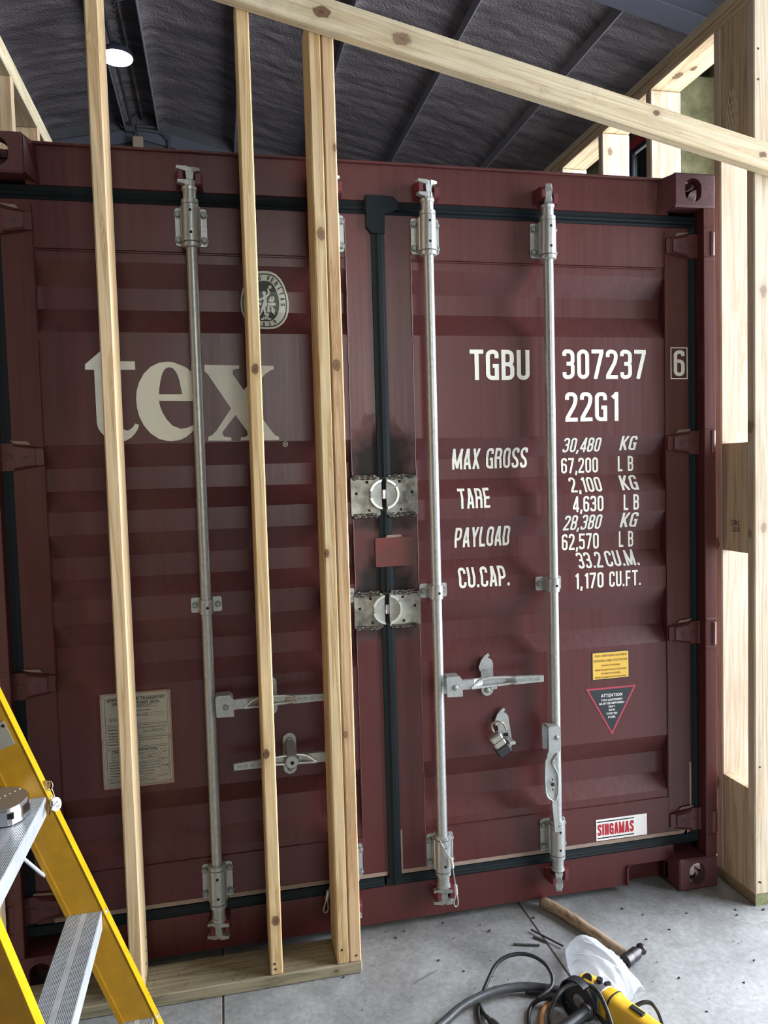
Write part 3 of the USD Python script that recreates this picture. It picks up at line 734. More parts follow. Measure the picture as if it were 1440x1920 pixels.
def _g():
    O = [(gl, .5), (gl, gt_), (gr, gt_), (gr, gb), (gl, gb), (gl, .5)]
    return {
        '0': [(O, 1)], 'O': [(O, 1)],
        '1': [([(.24, 0), (.24, 1)], 0), ([(.24, .93), (.10, .80)], 0)],
        '2': [([(gl, .74), (gl, gt_), (gr, gt_), (gr, .62), (gl + .01, .14), (gl, gb)], 1), ([(0, gb), (GW, gb)], 0)],
        '3': [([(gl, .78), (gl, gt_), (gr, gt_), (gr, gm), (.14, gm)], 1), ([(.14, gm), (gr, gm), (gr, gb), (gl, gb), (gl, .23)], 1)],
        '4': [([(.31, 0), (.31, 1)], 0), ([(.30, .97), (gl - .02, .26)], 0), ([(0, .24), (GW + .02, .24)], 0)],
        '5': [([(GW, gt_), (gl, gt_), (gl, .50)], 0), ([(gl, .50), (gl, .60), (gr, .60), (gr, gb), (gl, gb), (gl, .22)], 1)],
        '6': [([(gr, .78), (gr, gt_), (gl, gt_), (gl, gb), (gr, gb), (gr, .58), (gl, .58)], 1)],
        '7': [([(0, gt_), (GW, gt_)], 0), ([(gr + .01, gt_), (.13, 0)], 0)],
        '8': [([(gl, .75), (gl, gt_), (gr, gt_), (gr, gm), (gl, gm), (gl, .75)], 1), ([(gl, .25), (gl, gm), (gr, gm), (gr, gb), (gl, gb), (gl, .25)], 1)],
        '9': [([(gl, .22), (gl, gb), (gr, gb), (gr, gt_), (gl, gt_), (gl, .42), (gr, .42)], 1)],
        'A': [([(.055, 0), (GW / 2 - .02, 1)], 0), ([(GW - .055, 0), (GW / 2 + .02, 1)], 0), ([(.09, .27), (GW - .09, .27)], 0)],
        'B': [([(gl, 0), (gl, 1)], 0), ([(gl, gt_), (gr - .01, gt_), (gr - .01, gm), (gl, gm)], 1), ([(gl, gm), (gr, gm), (gr, gb), (gl, gb)], 1)],
        'C': [([(gr, .70), (gr, gt_), (gl, gt_), (gl, gb), (gr, gb), (gr, .30)], 1)],
        'D': [([(gl, 0), (gl, 1)], 0), ([(gl, gt_), (gr, gt_), (gr, gb), (gl, gb)], 1)],
        'E': [([(gl, 0), (gl, 1)], 0), ([(0, gt_), (GW - .04, gt_)], 0), ([(0, gm), (GW - .07, gm)], 0), ([(0, gb), (GW - .04, gb)], 0)],
        'F': [([(gl, 0), (gl, 1)], 0), ([(0, gt_), (GW - .04, gt_)], 0), ([(0, gm), (GW - .07, gm)], 0)],
        'G': [([(gr, .72), (gr, gt_), (gl, gt_), (gl, gb), (gr, gb), (gr, .20)], 1), ([(gr, .0), (gr, .48)], 0), ([(GW, .47), (.22, .47)], 0)],
        'I': [([(gl, 0), (gl, 1)], 0)],
        'K': [([(gl, 0), (gl, 1)], 0), ([(gl + .02, .34), (gr + .02, 1)], 0), ([(.17, .50), (gr + .03, 0)], 0)],
        'L': [([(gl, 0), (gl, 1)], 0), ([(0, gb), (GW - .06, gb)], 0)],
        'M': [([(gl, 0), (gl, 1)], 0), ([(.58 - gl, 0), (.58 - gl, 1)], 0), ([(gl, .97), (.29, .05)], 0), ([(.58 - gl, .97), (.29, .05)], 0)],
        'N': [([(gl, 0), (gl, 1)], 0), ([(gr, 0), (gr, 1)], 0), ([(gl, .97), (gr, .03)], 0)],
        'P': [([(gl, 0), (gl, 1)], 0), ([(gl, gt_), (gr, gt_), (gr, .42), (gl, .42)], 1)],
        'R': [([(gl, 0), (gl, 1)], 0), ([(gl, gt_), (gr, gt_), (gr, gm), (gl, gm)], 1), ([(.20, gm), (gr - .005, gm), (gr, 0)], 1)],
        'S': [([(gr, .75), (gr, gt_), (gl, gt_), (gl, .60), (gr, .42), (gr, gb), (gl, gb), (gl, .25)], 1)],
        'T': [([(GW / 2, 0), (GW / 2, 1)], 0), ([(-.01, gt_), (GW + .01, gt_)], 0)],
        'U': [([(gl, 1), (gl, gb), (gr, gb), (gr, 1)], 1)],
        'V': [([(.05, 1), (GW / 2 - .01, 0)], 0), ([(GW - .05, 1), (GW / 2 + .01, 0)], 0)],
        'X': [([(.06, 0), (GW - .06, 1)], 0), ([(.06, 1), (GW - .06, 0)], 0)],
        'Y': [([(.05, 1), (GW / 2, .45)], 0), ([(GW - .05, 1), (GW / 2, .45)], 0), ([(GW / 2, .5), (GW / 2, 0)], 0)],
        '.': [([(.07, 0), (.07, .15)], 0)], ',': [([(.10, .15), (.04, -.12)], 0)],
    }


GLY = _g()


def stencil(text, x0, x1, z0, h, gap=.085):
    """A line of condensed sign lettering as a polygon that spans x0..x1, capitals h tall from z0."""
    shapes, x = [], 0.0
    for c in text:
        if c == ' ':
            x += .30; continue
        g = unary_union([LineString(rounded(p, RR) if r else p).buffer(GT / 2, cap_style=2, join_style=2, quad_segs=4) for p, r in GLY[c]]).intersection(sbox(-.2, -.15 if c == ',' else 0, 2, 1))
        shapes.append(affinity.translate(g, x, 0))
        x += {'1': .31, 'M': .58, '.': .14, ',': .14, 'I': .135, 'L': GW - .05}.get(c, GW) + gap
    g = unary_union(shapes)
    a, b, c_, d = g.bounds
    return affinity.affine_transform(g, [(x1 - x0) / (c_ - a), 0, 0, h, x0 - a * (x1 - x0) / (c_ - a), z0])


def small_text(text, x0, z0, h, y, width=None, bold=False, center=False, ang=0):
    """Small print with its baseline at (x0, z0) on the plane y, facing -y."""
    m = meshkit.text_mesh(text, h, .0004, bold)
    v = m.vertices.copy()
    w = v[:, 0].max() - v[:, 0].min()
    v[:, 0] -= v[:, 0].min()
    if width:
        v[:, 0] *= width / w; w = width
    if center:
        v[:, 0] -= w / 2
    a = math.radians(ang)
    X, Z = v[:, 0] * math.cos(a) - v[:, 1] * math.sin(a), v[:, 0] * math.sin(a) + v[:, 1] * math.cos(a)
    m.vertices = np.stack([x0 + X, y - v[:, 2], z0 + Z], 1)
    return m


def ring_line(x0, x1, z0, z1, t, y):
    return film(sbox(x0, z0, x1, z1).difference(sbox(x0 + t, z0 + t, x1 - t, z1 - t)), 0, y)


TEX_T = [(0.294,1.9275),(0.3309,1.9591),(0.3466,1.9738),(0.3625,1.992),(0.3764,2.0124),(0.3859,2.0294),(0.3898,2.0294),(0.3904,1.9368),(0.4403,1.9369),(0.4407,1.9112),(0.391,1.9107),(0.3917,1.7445),(0.3944,1.7319),(0.4018,1.7249),(0.4105,1.7236),(0.4206,1.7292),(0.4287,1.7371),(0.4334,1.745),(0.4447,1.741),(0.4392,1.7254),(0.4298,1.7118),(0.4183,1.7005),(0.4037,1.6928),(0.3904,1.69),(0.373,1.6922),(0.3559,1.6994),(0.3411,1.7088),(0.3318,1.718),(0.3247,1.7295),(0.321,1.7432),(0.3203,1.7523),(0.3196,1.9111),(0.2939,1.9111)]
TEX_E = [(0.5381,1.9365),(0.5112,1.9325),(0.4863,1.9199),(0.4655,1.8993),(0.45,1.8719),(0.4415,1.8446),(0.4393,1.8194),(0.4407,1.7942),(0.4465,1.7666),(0.4586,1.7389),(0.4775,1.7144),(0.5013,1.6967),(0.5211,1.6905),(0.539,1.6886),(0.5639,1.6909),(0.5703,1.6931),(0.5856,1.7005),(0.6036,1.7156),(0.6194,1.7333),(0.6174,1.7461),(0.6096,1.7386),(0.5917,1.7299),(0.5717,1.7263),(0.5654,1.7285),(0.5455,1.7365),(0.5284,1.7564),(0.5159,1.7797),(0.51,1.7982),(0.5073,1.8148),(0.6291,1.8128),(0.6286,1.8413),(0.6233,1.873),(0.6145,1.8997),(0.5957,1.9172),(0.5798,1.9247),(0.5559,1.9346)]
TEX_EH = [(0.5082,1.8355),(0.5101,1.8534),(0.5144,1.8764),(0.5209,1.8993),(0.5293,1.9131),(0.5385,1.9182),(0.5452,1.9186),(0.554,1.9154),(0.5626,1.9051),(0.5687,1.8901),(0.5725,1.8739),(0.5784,1.835)]
TEX_X = [(0.6501,1.9263),(0.7584,1.9252),(0.758,1.9149),(0.7452,1.9136),(0.7379,1.9085),(0.7374,1.8969),(0.7703,1.8465),(0.8125,1.8969),(0.8142,1.9072),(0.8067,1.9129),(0.7964,1.9145),(0.7968,1.9248),(0.8674,1.9242),(0.8671,1.913),(0.8544,1.9085),(0.8371,1.8955),(0.8249,1.8813),(0.7835,1.8283),(0.828,1.7524),(0.8416,1.7326),(0.854,1.7141),(0.864,1.7021),(0.8769,1.6953),(0.8765,1.6853),(0.7546,1.6863),(0.7549,1.6962),(0.7704,1.6977),(0.7771,1.7036),(0.7757,1.7153),(0.741,1.7678),(0.6995,1.7166),(0.6979,1.7088),(0.7027,1.6997),(0.7255,1.6967),(0.7251,1.6863),(0.6528,1.6877),(0.6532,1.6993),(0.6661,1.7055),(0.6792,1.7182),(0.7277,1.7886),(0.6728,1.8764),(0.6609,1.8957),(0.6501,1.9072)]
EM_OUT = [(0.8516,2.2265),(0.8685,2.2249),(0.8854,2.219),(0.902,2.2045),(0.9142,2.185),(0.9234,2.1596),(0.9267,2.1312),(0.9251,2.1056),(0.9194,2.0855),(0.9072,2.0654),(0.8909,2.0509),(0.8735,2.0436),(0.8563,2.042),(0.8393,2.0432),(0.8196,2.0472)]
EM_CTR = [(0.8497,2.1347)]
EM_FIG = [(0.8438,2.1678),(0.8509,2.168),(0.8528,2.1609),(0.8504,2.1559),(0.8576,2.1575),(0.8614,2.164),(0.8582,2.1738),(0.8612,2.1774),(0.8651,2.1683),(0.8655,2.1598),(0.8618,2.1548),(0.8567,2.1511),(0.8542,2.1412),(0.8566,2.1299),(0.8556,2.1228),(0.849,2.117),(0.8514,2.1029),(0.8496,2.0922),(0.8446,2.0929),(0.847,2.1),(0.8432,2.1113),(0.8371,2.0998),(0.8324,2.0877),(0.8275,2.0905),(0.8342,2.0998),(0.8392,2.1183),(0.8439,2.1311),(0.8463,2.1382),(0.8437,2.1452),(0.8342,2.1372),(0.8233,2.1504),(0.8262,2.1519),(0.8351,2.1436),(0.8445,2.1495),(0.8469,2.1552),(0.8428,2.1593)]
EM_BAR1 = [(0.8595,2.1314),(0.883,2.1318),(0.8827,2.1233),(0.8592,2.1229)]
EM_BAR2 = [(0.8212,2.1313),(0.8375,2.1317),(0.8373,2.1246),(0.821,2.1243)]
EM_SHIP = [(0.8612,2.1385),(0.868,2.1514),(0.8709,2.1528),(0.8705,2.1415),(0.8741,2.1416),(0.8745,2.1529),(0.8781,2.153),(0.8805,2.1417),(0.8753,2.1352),(0.8668,2.1351)]
EM_COL = [(0.857,2.1207),(0.8634,2.1208),(0.8627,2.1017),(0.857,2.1016)]
EM_W1 = [(0.8669,2.1188),(0.8792,2.1034),(0.8808,2.1077),(0.8719,2.1203)]
EM_W2 = [(0.8665,2.1088),(0.8788,2.0934),(0.8804,2.0977),(0.8716,2.1103)]
EM_SC = [(0.8408,2.085),(0.8586,2.0853),(0.8585,2.0825),(0.852,2.0817),(0.8518,2.076),(0.8476,2.0759),(0.8478,2.0816),(0.8407,2.0822)]
EM_P1 = [(0.8321,2.0792),(0.8463,2.0794),(0.8418,2.0744),(0.8362,2.0743)]
EM_P2 = [(0.8534,2.0795),(0.8676,2.0798),(0.8632,2.0747),(0.8575,2.0746)]
EM_LEFT = [(0.8222,2.1179),(0.8306,2.1167),(0.8325,2.1111),(0.8274,2.1067),(0.8272,2.1011),(0.8215,2.0996)]
EM_ROOS = [(0.823,2.18),(0.8274,2.1829),(0.8299,2.1759),(0.8282,2.1675),(0.8252,2.1632),(0.8225,2.1659)]
# balls 0.867  2.1806 ; 0.8546 2.093 

# ------------------------------------------------------------------ the shipping container
box_ = thing('shipping_container', 'maroon steel shipping container with two closed doors and galvanized locking bars', 'shipping container', (1.219, 0, 0))
W, H, LEN = 2.438, 2.591, 6.058
for side, (xa, xb) in enumerate(((0, .162), (2.276, 2.438))):
    for zi, (za, zb) in enumerate(((2.473, 2.591), (0, .118))):
        b = bx(xa, xb, 0, .178, za, zb, .006)
        cx_ = xa + .088 if side == 0 else xb - .088
        hole = rrect(cx_ - .0325, cx_ + .0325, (za + zb) / 2 - .041, (za + zb) / 2 + .041, .031)
        outx = (xa, xa + .04) if side == 0 else (xb - .04, xb)
        inner = bx(xa + .03, xb - .03, .03, .15, za + .025, zb - .025)
        sh = yz(rrect(.055, .125, za + .028, zb - .028, .028), outx[0] - .02, outx[1] + .02)
        top = extr(Point(0, 0).buffer(.033), .06)
        top.apply_scale((1, 1.5, 1)); top.apply_translation(((xa + xb) / 2, .089, zb - .04 if zi == 0 else za - .02))
        part(box_, 'corner_casting', cut(b, plate(hole, -.01, .06), inner, sh, top), CAST, smooth=35)
# posts, header, sill
for s, xo in ((1, 0), (-1, 2.438)):
    X = lambda d: xo + s * d
    part(box_, 'corner_post', cat_([bx(X(.0), X(.046), .004, .022, .118, 2.473, .002), bx(X(0), X(.010), .01, .165, .118, 2.473), bx(X(0), X(.075), .125, .165, .118, 2.473), bx(X(.040), X(.046), .02, .06, .118, 2.473)]), RED)
part(box_, 'header', cat_([bx(.150, 2.288, YD, .16, 2.458, 2.583, .003), bx(.155, 2.283, YD - .012, .16, 2.576, 2.584, .002),
                           hull([(2.276, .003, 2.585), (2.276, .003, 2.478), (2.245, YD, 2.580), (2.238, YD, 2.46), (2.276, .1, 2.585), (2.276, .1, 2.46)]),
                           hull([(.162, .003, 2.585), (.162, .003, 2.478), (.185, YD, 2.580), (.192, YD, 2.46), (.162, .1, 2.585), (.162, .1, 2.46)])]), RED)
notch = lambda a, b: rrect(a, b, -.1, .098, .012)
sp = sbox(.15, .026, 2.288, .158).difference(notch(2.098, 2.262)).difference(notch(.176, .340))
part(box_, 'sill', cat_([plate(sp, YD, .075), bx(.15, 2.288, YD + .004, .2, .100, .157)]), RED)
for a, b in ((2.098, 2.262), (.176, .340)):
    part(box_, 'pocket_rim', plate(notch(a - .007, b + .007).difference(notch(a, b)).intersection(sbox(0, .026, 3, 1)), YD - .010, YD + .01), RED)
part(box_, 'pocket_rim', hull([(2.262, YD, .105), (2.262, YD, .02), (2.276, .004, .112), (2.276, .004, .01), (2.285, .1, .112), (2.285, .1, .01)]), RED)
part(box_, 'pocket_back', bx(2.0, 2.40, .12, .13, .004, .158), RED)
part(box_, 'pocket_back', bx(.04, .44, .12, .13, .004, .158), RED)
for x in (2.438 - .036, .0):                             # corrugated side walls
    ys = np.arange(.165, LEN - .1, .139)
    pl_ = []
    for i, y in enumerate(ys):
        pl_ += [(y, 0), (y + .036, .036), (y + .072, .036), (y + .108, 0)]
    V, F = [], []
    for i, (y, d) in enumerate(pl_):
        xx = x + d if x < 1 else x + .036 - d
        V += [(xx, y, .15), (xx, y, 2.53)]
        if i:
            F += [(2 * i - 2, 2 * i, 2 * i + 1), (2 * i - 2, 2 * i + 1, 2 * i - 1)]
    part(box_, 'side_wall', trimesh.Trimesh(V, F, process=False), RED)
part(box_, 'roof', bx(.02, 2.418, .165, LEN, 2.545, 2.56), RED)
part(box_, 'end_wall', bx(.02, 2.418, LEN - .04, LEN, .0, 2.56), RED)
part(box_, 'rail', cat_([bx(x, x + .06, .165, LEN, z, z + .06) for x in (0, 2.378) for z in (2.52, .1)]), RED)
part(box_, 'floor_frame', bx(.03, 2.41, .2, LEN - .05, .12, .16), RED)

DOORS = []
for k, (xl, xr, pl0, pr0) in enumerate(((.075, 1.200, .165, 1.112), (1.241, 2.364, 1.331, 2.270))):
    fr = sbox(xl, .192, xr, 2.416)
    inner = sbox(pl0, .335, pr0, 2.276)
    d = part(box_, 'door', plate(fr.difference(inner), YD, .105), RED_SOOT, 'left door leaf' if k == 0 else 'right door leaf')
    DOORS.append(d)
    V, F = [], []
    for i, z in enumerate(PZ):
        V += [(pl0 - .01, PY[i], z), (pr0 + .01, PY[i], z)]
        if i:
            F += [(2 * i - 2, 2 * i - 1, 2 * i + 1), (2 * i - 2, 2 * i + 1, 2 * i)]
    part(d, 'corrugated_panel', trimesh.Trimesh(V, F, process=False), RED)
    part(d, 'backing', bx(xl, xr, .104, .112, .192, 2.416), RED)
    wb_ = []
    for xw in (pl0, pr0):                                     # weld lines round the panel
        wb_ += [tube([(xw + rng.normal(0, .0005), YD - .0005, z) for z in np.arange(2.02, 2.405, .02)], .0026, 5), tube([(xw + rng.normal(0, .0005), YD + .0005, z) for z in np.arange(.20, 2.02, .03)], .0018, 5)]
        for za, zb in ((1.48, 1.405), (1.205, 1.12), (2.03, 1.68), (.92, .57)):
            pass
    wb_ += [tube([(x, YD - .0003, 2.276 + rng.normal(0, .0004)) for x in np.arange(pl0, pr0, .02)], .0028, 5), tube([(x, YD - .001, 2.269) for x in np.arange(pl0, pr0, .1)], .0016, 5), tube([(x, YD, .335 + rng.normal(0, .0003)) for x in np.arange(pl0, pr0, .03)], .0022, 5)]
    part(d, 'weld_seam', cat_(wb_), RED)
    # rubber gaskets: ribbed strips round the leaf
    def strip_z(x0, x1, z0, z1, y0):
        pr_ = [(z0, y0 + .012), (z0, y0 + .002), (z0 + .006, y0 - .003), (z0 + .014, y0 + .002), (z0 + .45 * (z1 - z0), y0 - .002), (z0 + .62 * (z1 - z0), y0 + .001), (z1 - .004, y0 + .003), (z1, y0 + .012)]
        k_ = extr(Polygon(pr_), x1 - x0); v = k_.vertices.copy()
        k_.vertices = np.stack([x0 + v[:, 2], v[:, 1], v[:, 0]], 1); k_.invert(); return k_

    def strip_x(x0, x1, z0, z1, y0):
        pr_ = [(x0, y0 + .012), (x0, y0 + .002), (x0 + .3 * (x1 - x0), y0 + .001), (x0 + .45 * (x1 - x0), y0 - .003), (x0 + .75 * (x1 - x0), y0 - .001), (x1, y0 + .003), (x1, y0 + .012)]
        k_ = extr(Polygon(pr_), z1 - z0); v = k_.vertices.copy()
        k_.vertices = np.stack([v[:, 0], v[:, 1], z0 + v[:, 2]], 1); return k_
    gx0, gx1 = (.03, 1.182) if k == 0 else (1.19, 2.40)
    part(d, 'gasket', strip_z(gx0, gx1, 2.416, 2.460, .049), RUBBER)
    part(d, 'gasket', strip_z(gx0, gx1, .155, .191, .049), RUBBER)
    if k == 0:
        part(d, 'gasket', strip_x(.018, .076, .16, 2.44, .058), RUBBER)
        part(d, 'gasket_end', bx(1.176, 1.185, .044, .06, 2.42, 2.459), RUBBER)
        part(d, 'sealant', film(sbox(.125, .191, 1.194, .205).difference(sbox(.60, .18, .66, .3)), 0, YD - .0012), SEALANT, label='bare tan strip of old sealant')
    else:
        part(d, 'gasket', strip_x(2.363, 2.412, .16, 2.44, .052), RUBBER)
        part(d, 'gasket', strip_x(1.1985, 1.2425, .158, 2.40, .046), RUBBER, label='centre gasket between the two doors')
        part(d, 'corner_flap', plate(Polygon([(1.182, 2.474), (1.272, 2.473), (1.289, 2.457), (1.289, 2.43), (1.245, 2.415), (1.2425, 2.352), (1.199, 2.352), (1.182, 2.372)]), .040, .052), RUBBER)
        part(d, 'sealant', cat_([film(sbox(1.2425, .19, 2.345, .204), 0, YD - .0012), film(sbox(1.2425, .19, 1.2495, .345), 0, YD - .0016), film(sbox(2.356, .29, 2.364, .46), 0, YD - .0012), film(Polygon([(2.33, .19), (2.35, .215), (2.364, .23), (2.35, .19)]), 0, YD - .0012)]), SEALANT, label='bare tan strip of old sealant')

# hinges: a forged blade on the leaf, a wrapped knuckle on the post
for s, xo in ((1, 0), (-1, 2.438)):
    for k, zc in enumerate((2.350, 1.648, .950, .246)):
        d = DOORS[0] if s == 1 else DOORS[1]
        X = lambda t: xo + s * t
        blade = hull([(X(.166), YD - .0, zc - .027), (X(.166), YD - .0, zc + .027), (X(.165), YD - .008, zc - .024), (X(.165), YD - .008, zc + .024), (X(.075), YD, zc - .042), (X(.075), YD, zc + .042), (X(.075), YD - .013, zc - .041), (X(.075), YD - .013, zc + .041), (X(.048), YD - .013, zc - .042), (X(.048), YD - .013, zc + .042), (X(.048), YD + .0, zc + .042), (X(.048), YD, zc - .042)])
        bend = hull([(X(.050), YD - .013, zc - .042), (X(.050), YD - .013, zc + .042), (X(.050), YD, zc - .042), (X(.050), YD, zc + .042), (X(.016), .002, zc - .042), (X(.016), .002, zc + .042), (X(.010), .016, zc - .042), (X(.010), .016, zc + .042)])
        kn = lathe([(0, .011), (.002, .013), (.082, .013), (.084, .011)], (X(.011), .012, zc - .042), (0, 0, 1), 18)
        h = part(box_, 'hinge', cat_([blade, bend, kn]), RED, smooth=30)
        part(h, 'recess', cat_([hull([(X(t), YD - .0132 - (.050 - t) / .034 * .040 + .0025 + d, zc + q * .018 + e) for t in (.043, .028) for e in (-.010, .010) for d in (-.004, .0)]) for q in (-1, 1)]), CAST)
        part(h, 'pad', plate(Polygon([(X(.088), zc - .029), (X(.088), zc + .029), (X(.142), zc + .021), (X(.142), zc - .021)]).buffer(0), YD - .0145, YD - .010), CAST)
        part(h, 'rib', cat_([hull([(X(.082), YD - .018, zc + q * .037), (X(.082), YD - .01, zc + q * .031), (X(.150), YD - .014, zc + q * .027), (X(.150), YD - .006, zc + q * .022), (X(.082), YD - .01, zc + q * .040), (X(.150), YD - .006, zc + q * .029)]) for q in (-1, 1)] + [bx(X(.056), X(.076), YD - .0155, YD - .011, zc - .006, zc + .006, .001)]), RED)
        for q in (-1, 1):
            part(h, 'knuckle_lug', bx(X(.001), X(.047), .002, .024, zc + (.044 if q > 0 else -.058), zc + (.058 if q > 0 else -.044), .003), RED)
        oc = Point(X(.115), zc).buffer(.0095)
        oc = affinity.scale(oc, 1.0, .62)
        part(h, 'maker_mark', cat_([film(oc.difference(affinity.scale(oc, .84, .78)), 0, YD - .0149), small_text('HH', X(.115), zc - .0026, .0054, YD - .0147, width=.0105, bold=True, center=True)]), BLACKINK, label='oval mark reading HH')
        if k == 0 or s == -1 or True:
            part(h, 'sealant', hull([(X(.06 + .05 * rng.random()), YD - .004, zc + .040), (X(.13), YD - .003, zc + .036), (X(.12), YD - .006, zc + .047), (X(.07), YD - .007, zc + .050)]), SEALANT)

# lettering on the leaves
DL, DR = DOORS
part(DL, 'lettering', film(unary_union([Polygon(TEX_T).buffer(0), Polygon(TEX_E, [TEX_EH]).buffer(0), Polygon(TEX_X).buffer(0)])), WHITE, label='large white three-letter serif word')
rg = Point(.897, 1.672).buffer(.0085)
part(DL, 'trade_mark', cat_([film(rg.difference(Point(.897, 1.672).buffer(.0068))), film(stencil('R', .8938, .9002, 1.6675, .009), .001)]), WHITE, label='small ringed R')
for t, a, b, z, h in (('TGBU', 1.531, 1.748, 1.877, .103), ('307237', 1.871, 2.195, 1.880, .103), ('22G1', 1.879, 2.084, 1.731, .103), ('MAX GROSS', 1.471, 1.747, 1.574, .071), ('TARE', 1.480, 1.594, 1.439, .069), ('PAYLOAD', 1.473, 1.675, 1.302, .071), ('CU.CAP.', 1.475, 1.660, 1.165, .069),
                       ('30,480', 1.878, 2.022, 1.624, .050), ('KG', 2.100, 2.163, 1.627, .050), ('67,200', 1.877, 2.021, 1.549, .055), ('L B', 2.099, 2.161, 1.551, .055), ('2,100', 1.900, 2.022, 1.481, .053), ('KG', 2.099, 2.166, 1.483, .053), ('4,630', 1.902, 2.021, 1.411, .056), ('L B', 2.100, 2.161, 1.411, .056),
                       ('28,380', 1.876, 2.021, 1.345, .055), ('KG', 2.099, 2.164, 1.347, .055), ('62,570', 1.875, 2.020, 1.273, .058), ('L B', 2.100, 2.158, 1.274, .058), ('33.2', 1.926, 2.021, 1.208, .054), ('CU.M.', 2.036, 2.166, 1.209, .054), ('1,170', 1.907, 2.018, 1.136, .056), ('CU.FT.', 2.040, 2.165, 1.136, .056)):
    part(DR, 'lettering', film(stencil(t, a, b, z, h)), WHITE, label=f'white {"text" if t[0].isalpha() else "figures"} {t}')
part(DR, 'lettering', film(unary_union([stencil('6', 2.3035, 2.3475, 1.889, .093), sbox(2.291, 1.8785, 2.3595, 1.9925).difference(sbox(2.2945, 1.882, 2.356, 1.989))]), .0008, YD), WHITE, label='white boxed figure 6')

# round emblem on the left leaf
cx_, cz_ = .8515, 2.1345
right = [(x, z) for x, z in EM_OUT]
oval = Polygon(right + [(2 * .8490 - x, z) for x, z in right[::-1]]).convex_hull.buffer(0)
ev = lambda q: affinity.scale(oval, q, q, origin=(.849, 2.1355))
em = part(box_, 'emblem', film(oval, .0008), EMWHITE, label='oval white and grey inspection emblem')
part(em, 'emblem_ring', film(ev(.925).difference(ev(.885)), .0014), DARKGREY)
core = affinity.scale(oval, .595, .70, origin=(.849, 2.134))
part(em, 'emblem_core', film(core, .0014), DARKGREY)
figs = [Polygon(q).buffer(.0006) for q in (EM_FIG, EM_BAR1, EM_BAR2, EM_SHIP, EM_COL, EM_W1, EM_W2, EM_SC, EM_P1, EM_P2, EM_LEFT, EM_ROOS)] + [Point(.867, 2.1806).buffer(.0048), Point(.8546, 2.093).buffer(.0065)]
part(em, 'emblem_figure', film(unary_union(figs), .0020), EMWHITE, label='standing figure with a globe, a ship and scales')


def around(text, a0, a1, rx_, rz_, h, flip=False):
    out = []
    for i, ch in enumerate(text):
        if ch == ' ':
            continue
        a = math.radians(a0 + (a1 - a0) * i / (len(text) - 1))
        x, z = .849 + rx_ * math.cos(a), 2.1345 + rz_ * math.sin(a)
        nx, nz = math.cos(a) / rx_, math.sin(a) / rz_
        tilt = math.degrees(math.atan2(nz, nx)) - 90 + (180 if flip else 0)
        g = stencil(ch, -h * (.09 if ch in 'I1' else .30), h * (.09 if ch in 'I1' else .30), 0, h)
        g = affinity.rotate(affinity.translate(g, 0, -h / 2), tilt, origin=(0, 0))
        out.append(affinity.translate(g, x, z))
    return unary_union(out)


part(em, 'emblem_text', film(unary_union([around('BUREAU VERITAS', 176, -6, .0585, .0735, .0135), around('1828', 245, 300, .058, .0755, .0125, True)]), .0020), BLACKINK, label='black words round the rim and the year 1828')

# data plate on the left leaf
dp = part(box_, 'data_plate', plate(rrect(.294, .500, .601, .897, .004), YP - .004, YP), PLATEM, label='engraved grey approval plate')
yp = YP - .0044
part(dp, 'data_plate_rim', plate(sbox(.290, .597, .504, .901).difference(sbox(.296, .603, .498, .895)), YP - .0055, YP), SEALANT)
part(dp, 'rivet', cat_([lens((x, YP - .0045, z), (0, -1, 0), .007, .004) for x in (.296, .499) for z in (.604, .748, .894)]), SEALANT)
lines = [ring_line(.303, .493, .798, .886, .0009, yp), ring_line(.303, .398, .726, .794, .0009, yp), ring_line(.402, .493, .726, .794, .0009, yp), ring_line(.303, .493, .628, .722, .0009, yp), ring_line(.466, .490, .640, .712, .0007, yp), ring_line(.303, .493, .608, .624, .0008, yp),
         ring_line(.375, .462, .851, .861, .0007, yp), ring_line(.415, .477, .823, .832, .0007, yp), ring_line(.315, .350, .812, .821, .0007, yp), ring_line(.413, .482, .768, .778, .0007, yp), film(sbox(.402, .760, .493, .7608), 0, yp), ring_line(.318, .460, .699, .706, .0007, yp), ring_line(.318, .462, .688, .695, .0007, yp), ring_line(.396, .462, .677, .685, .0007, yp)]
part(dp, 'plate_lines', cat_(lines), BLACKINK)
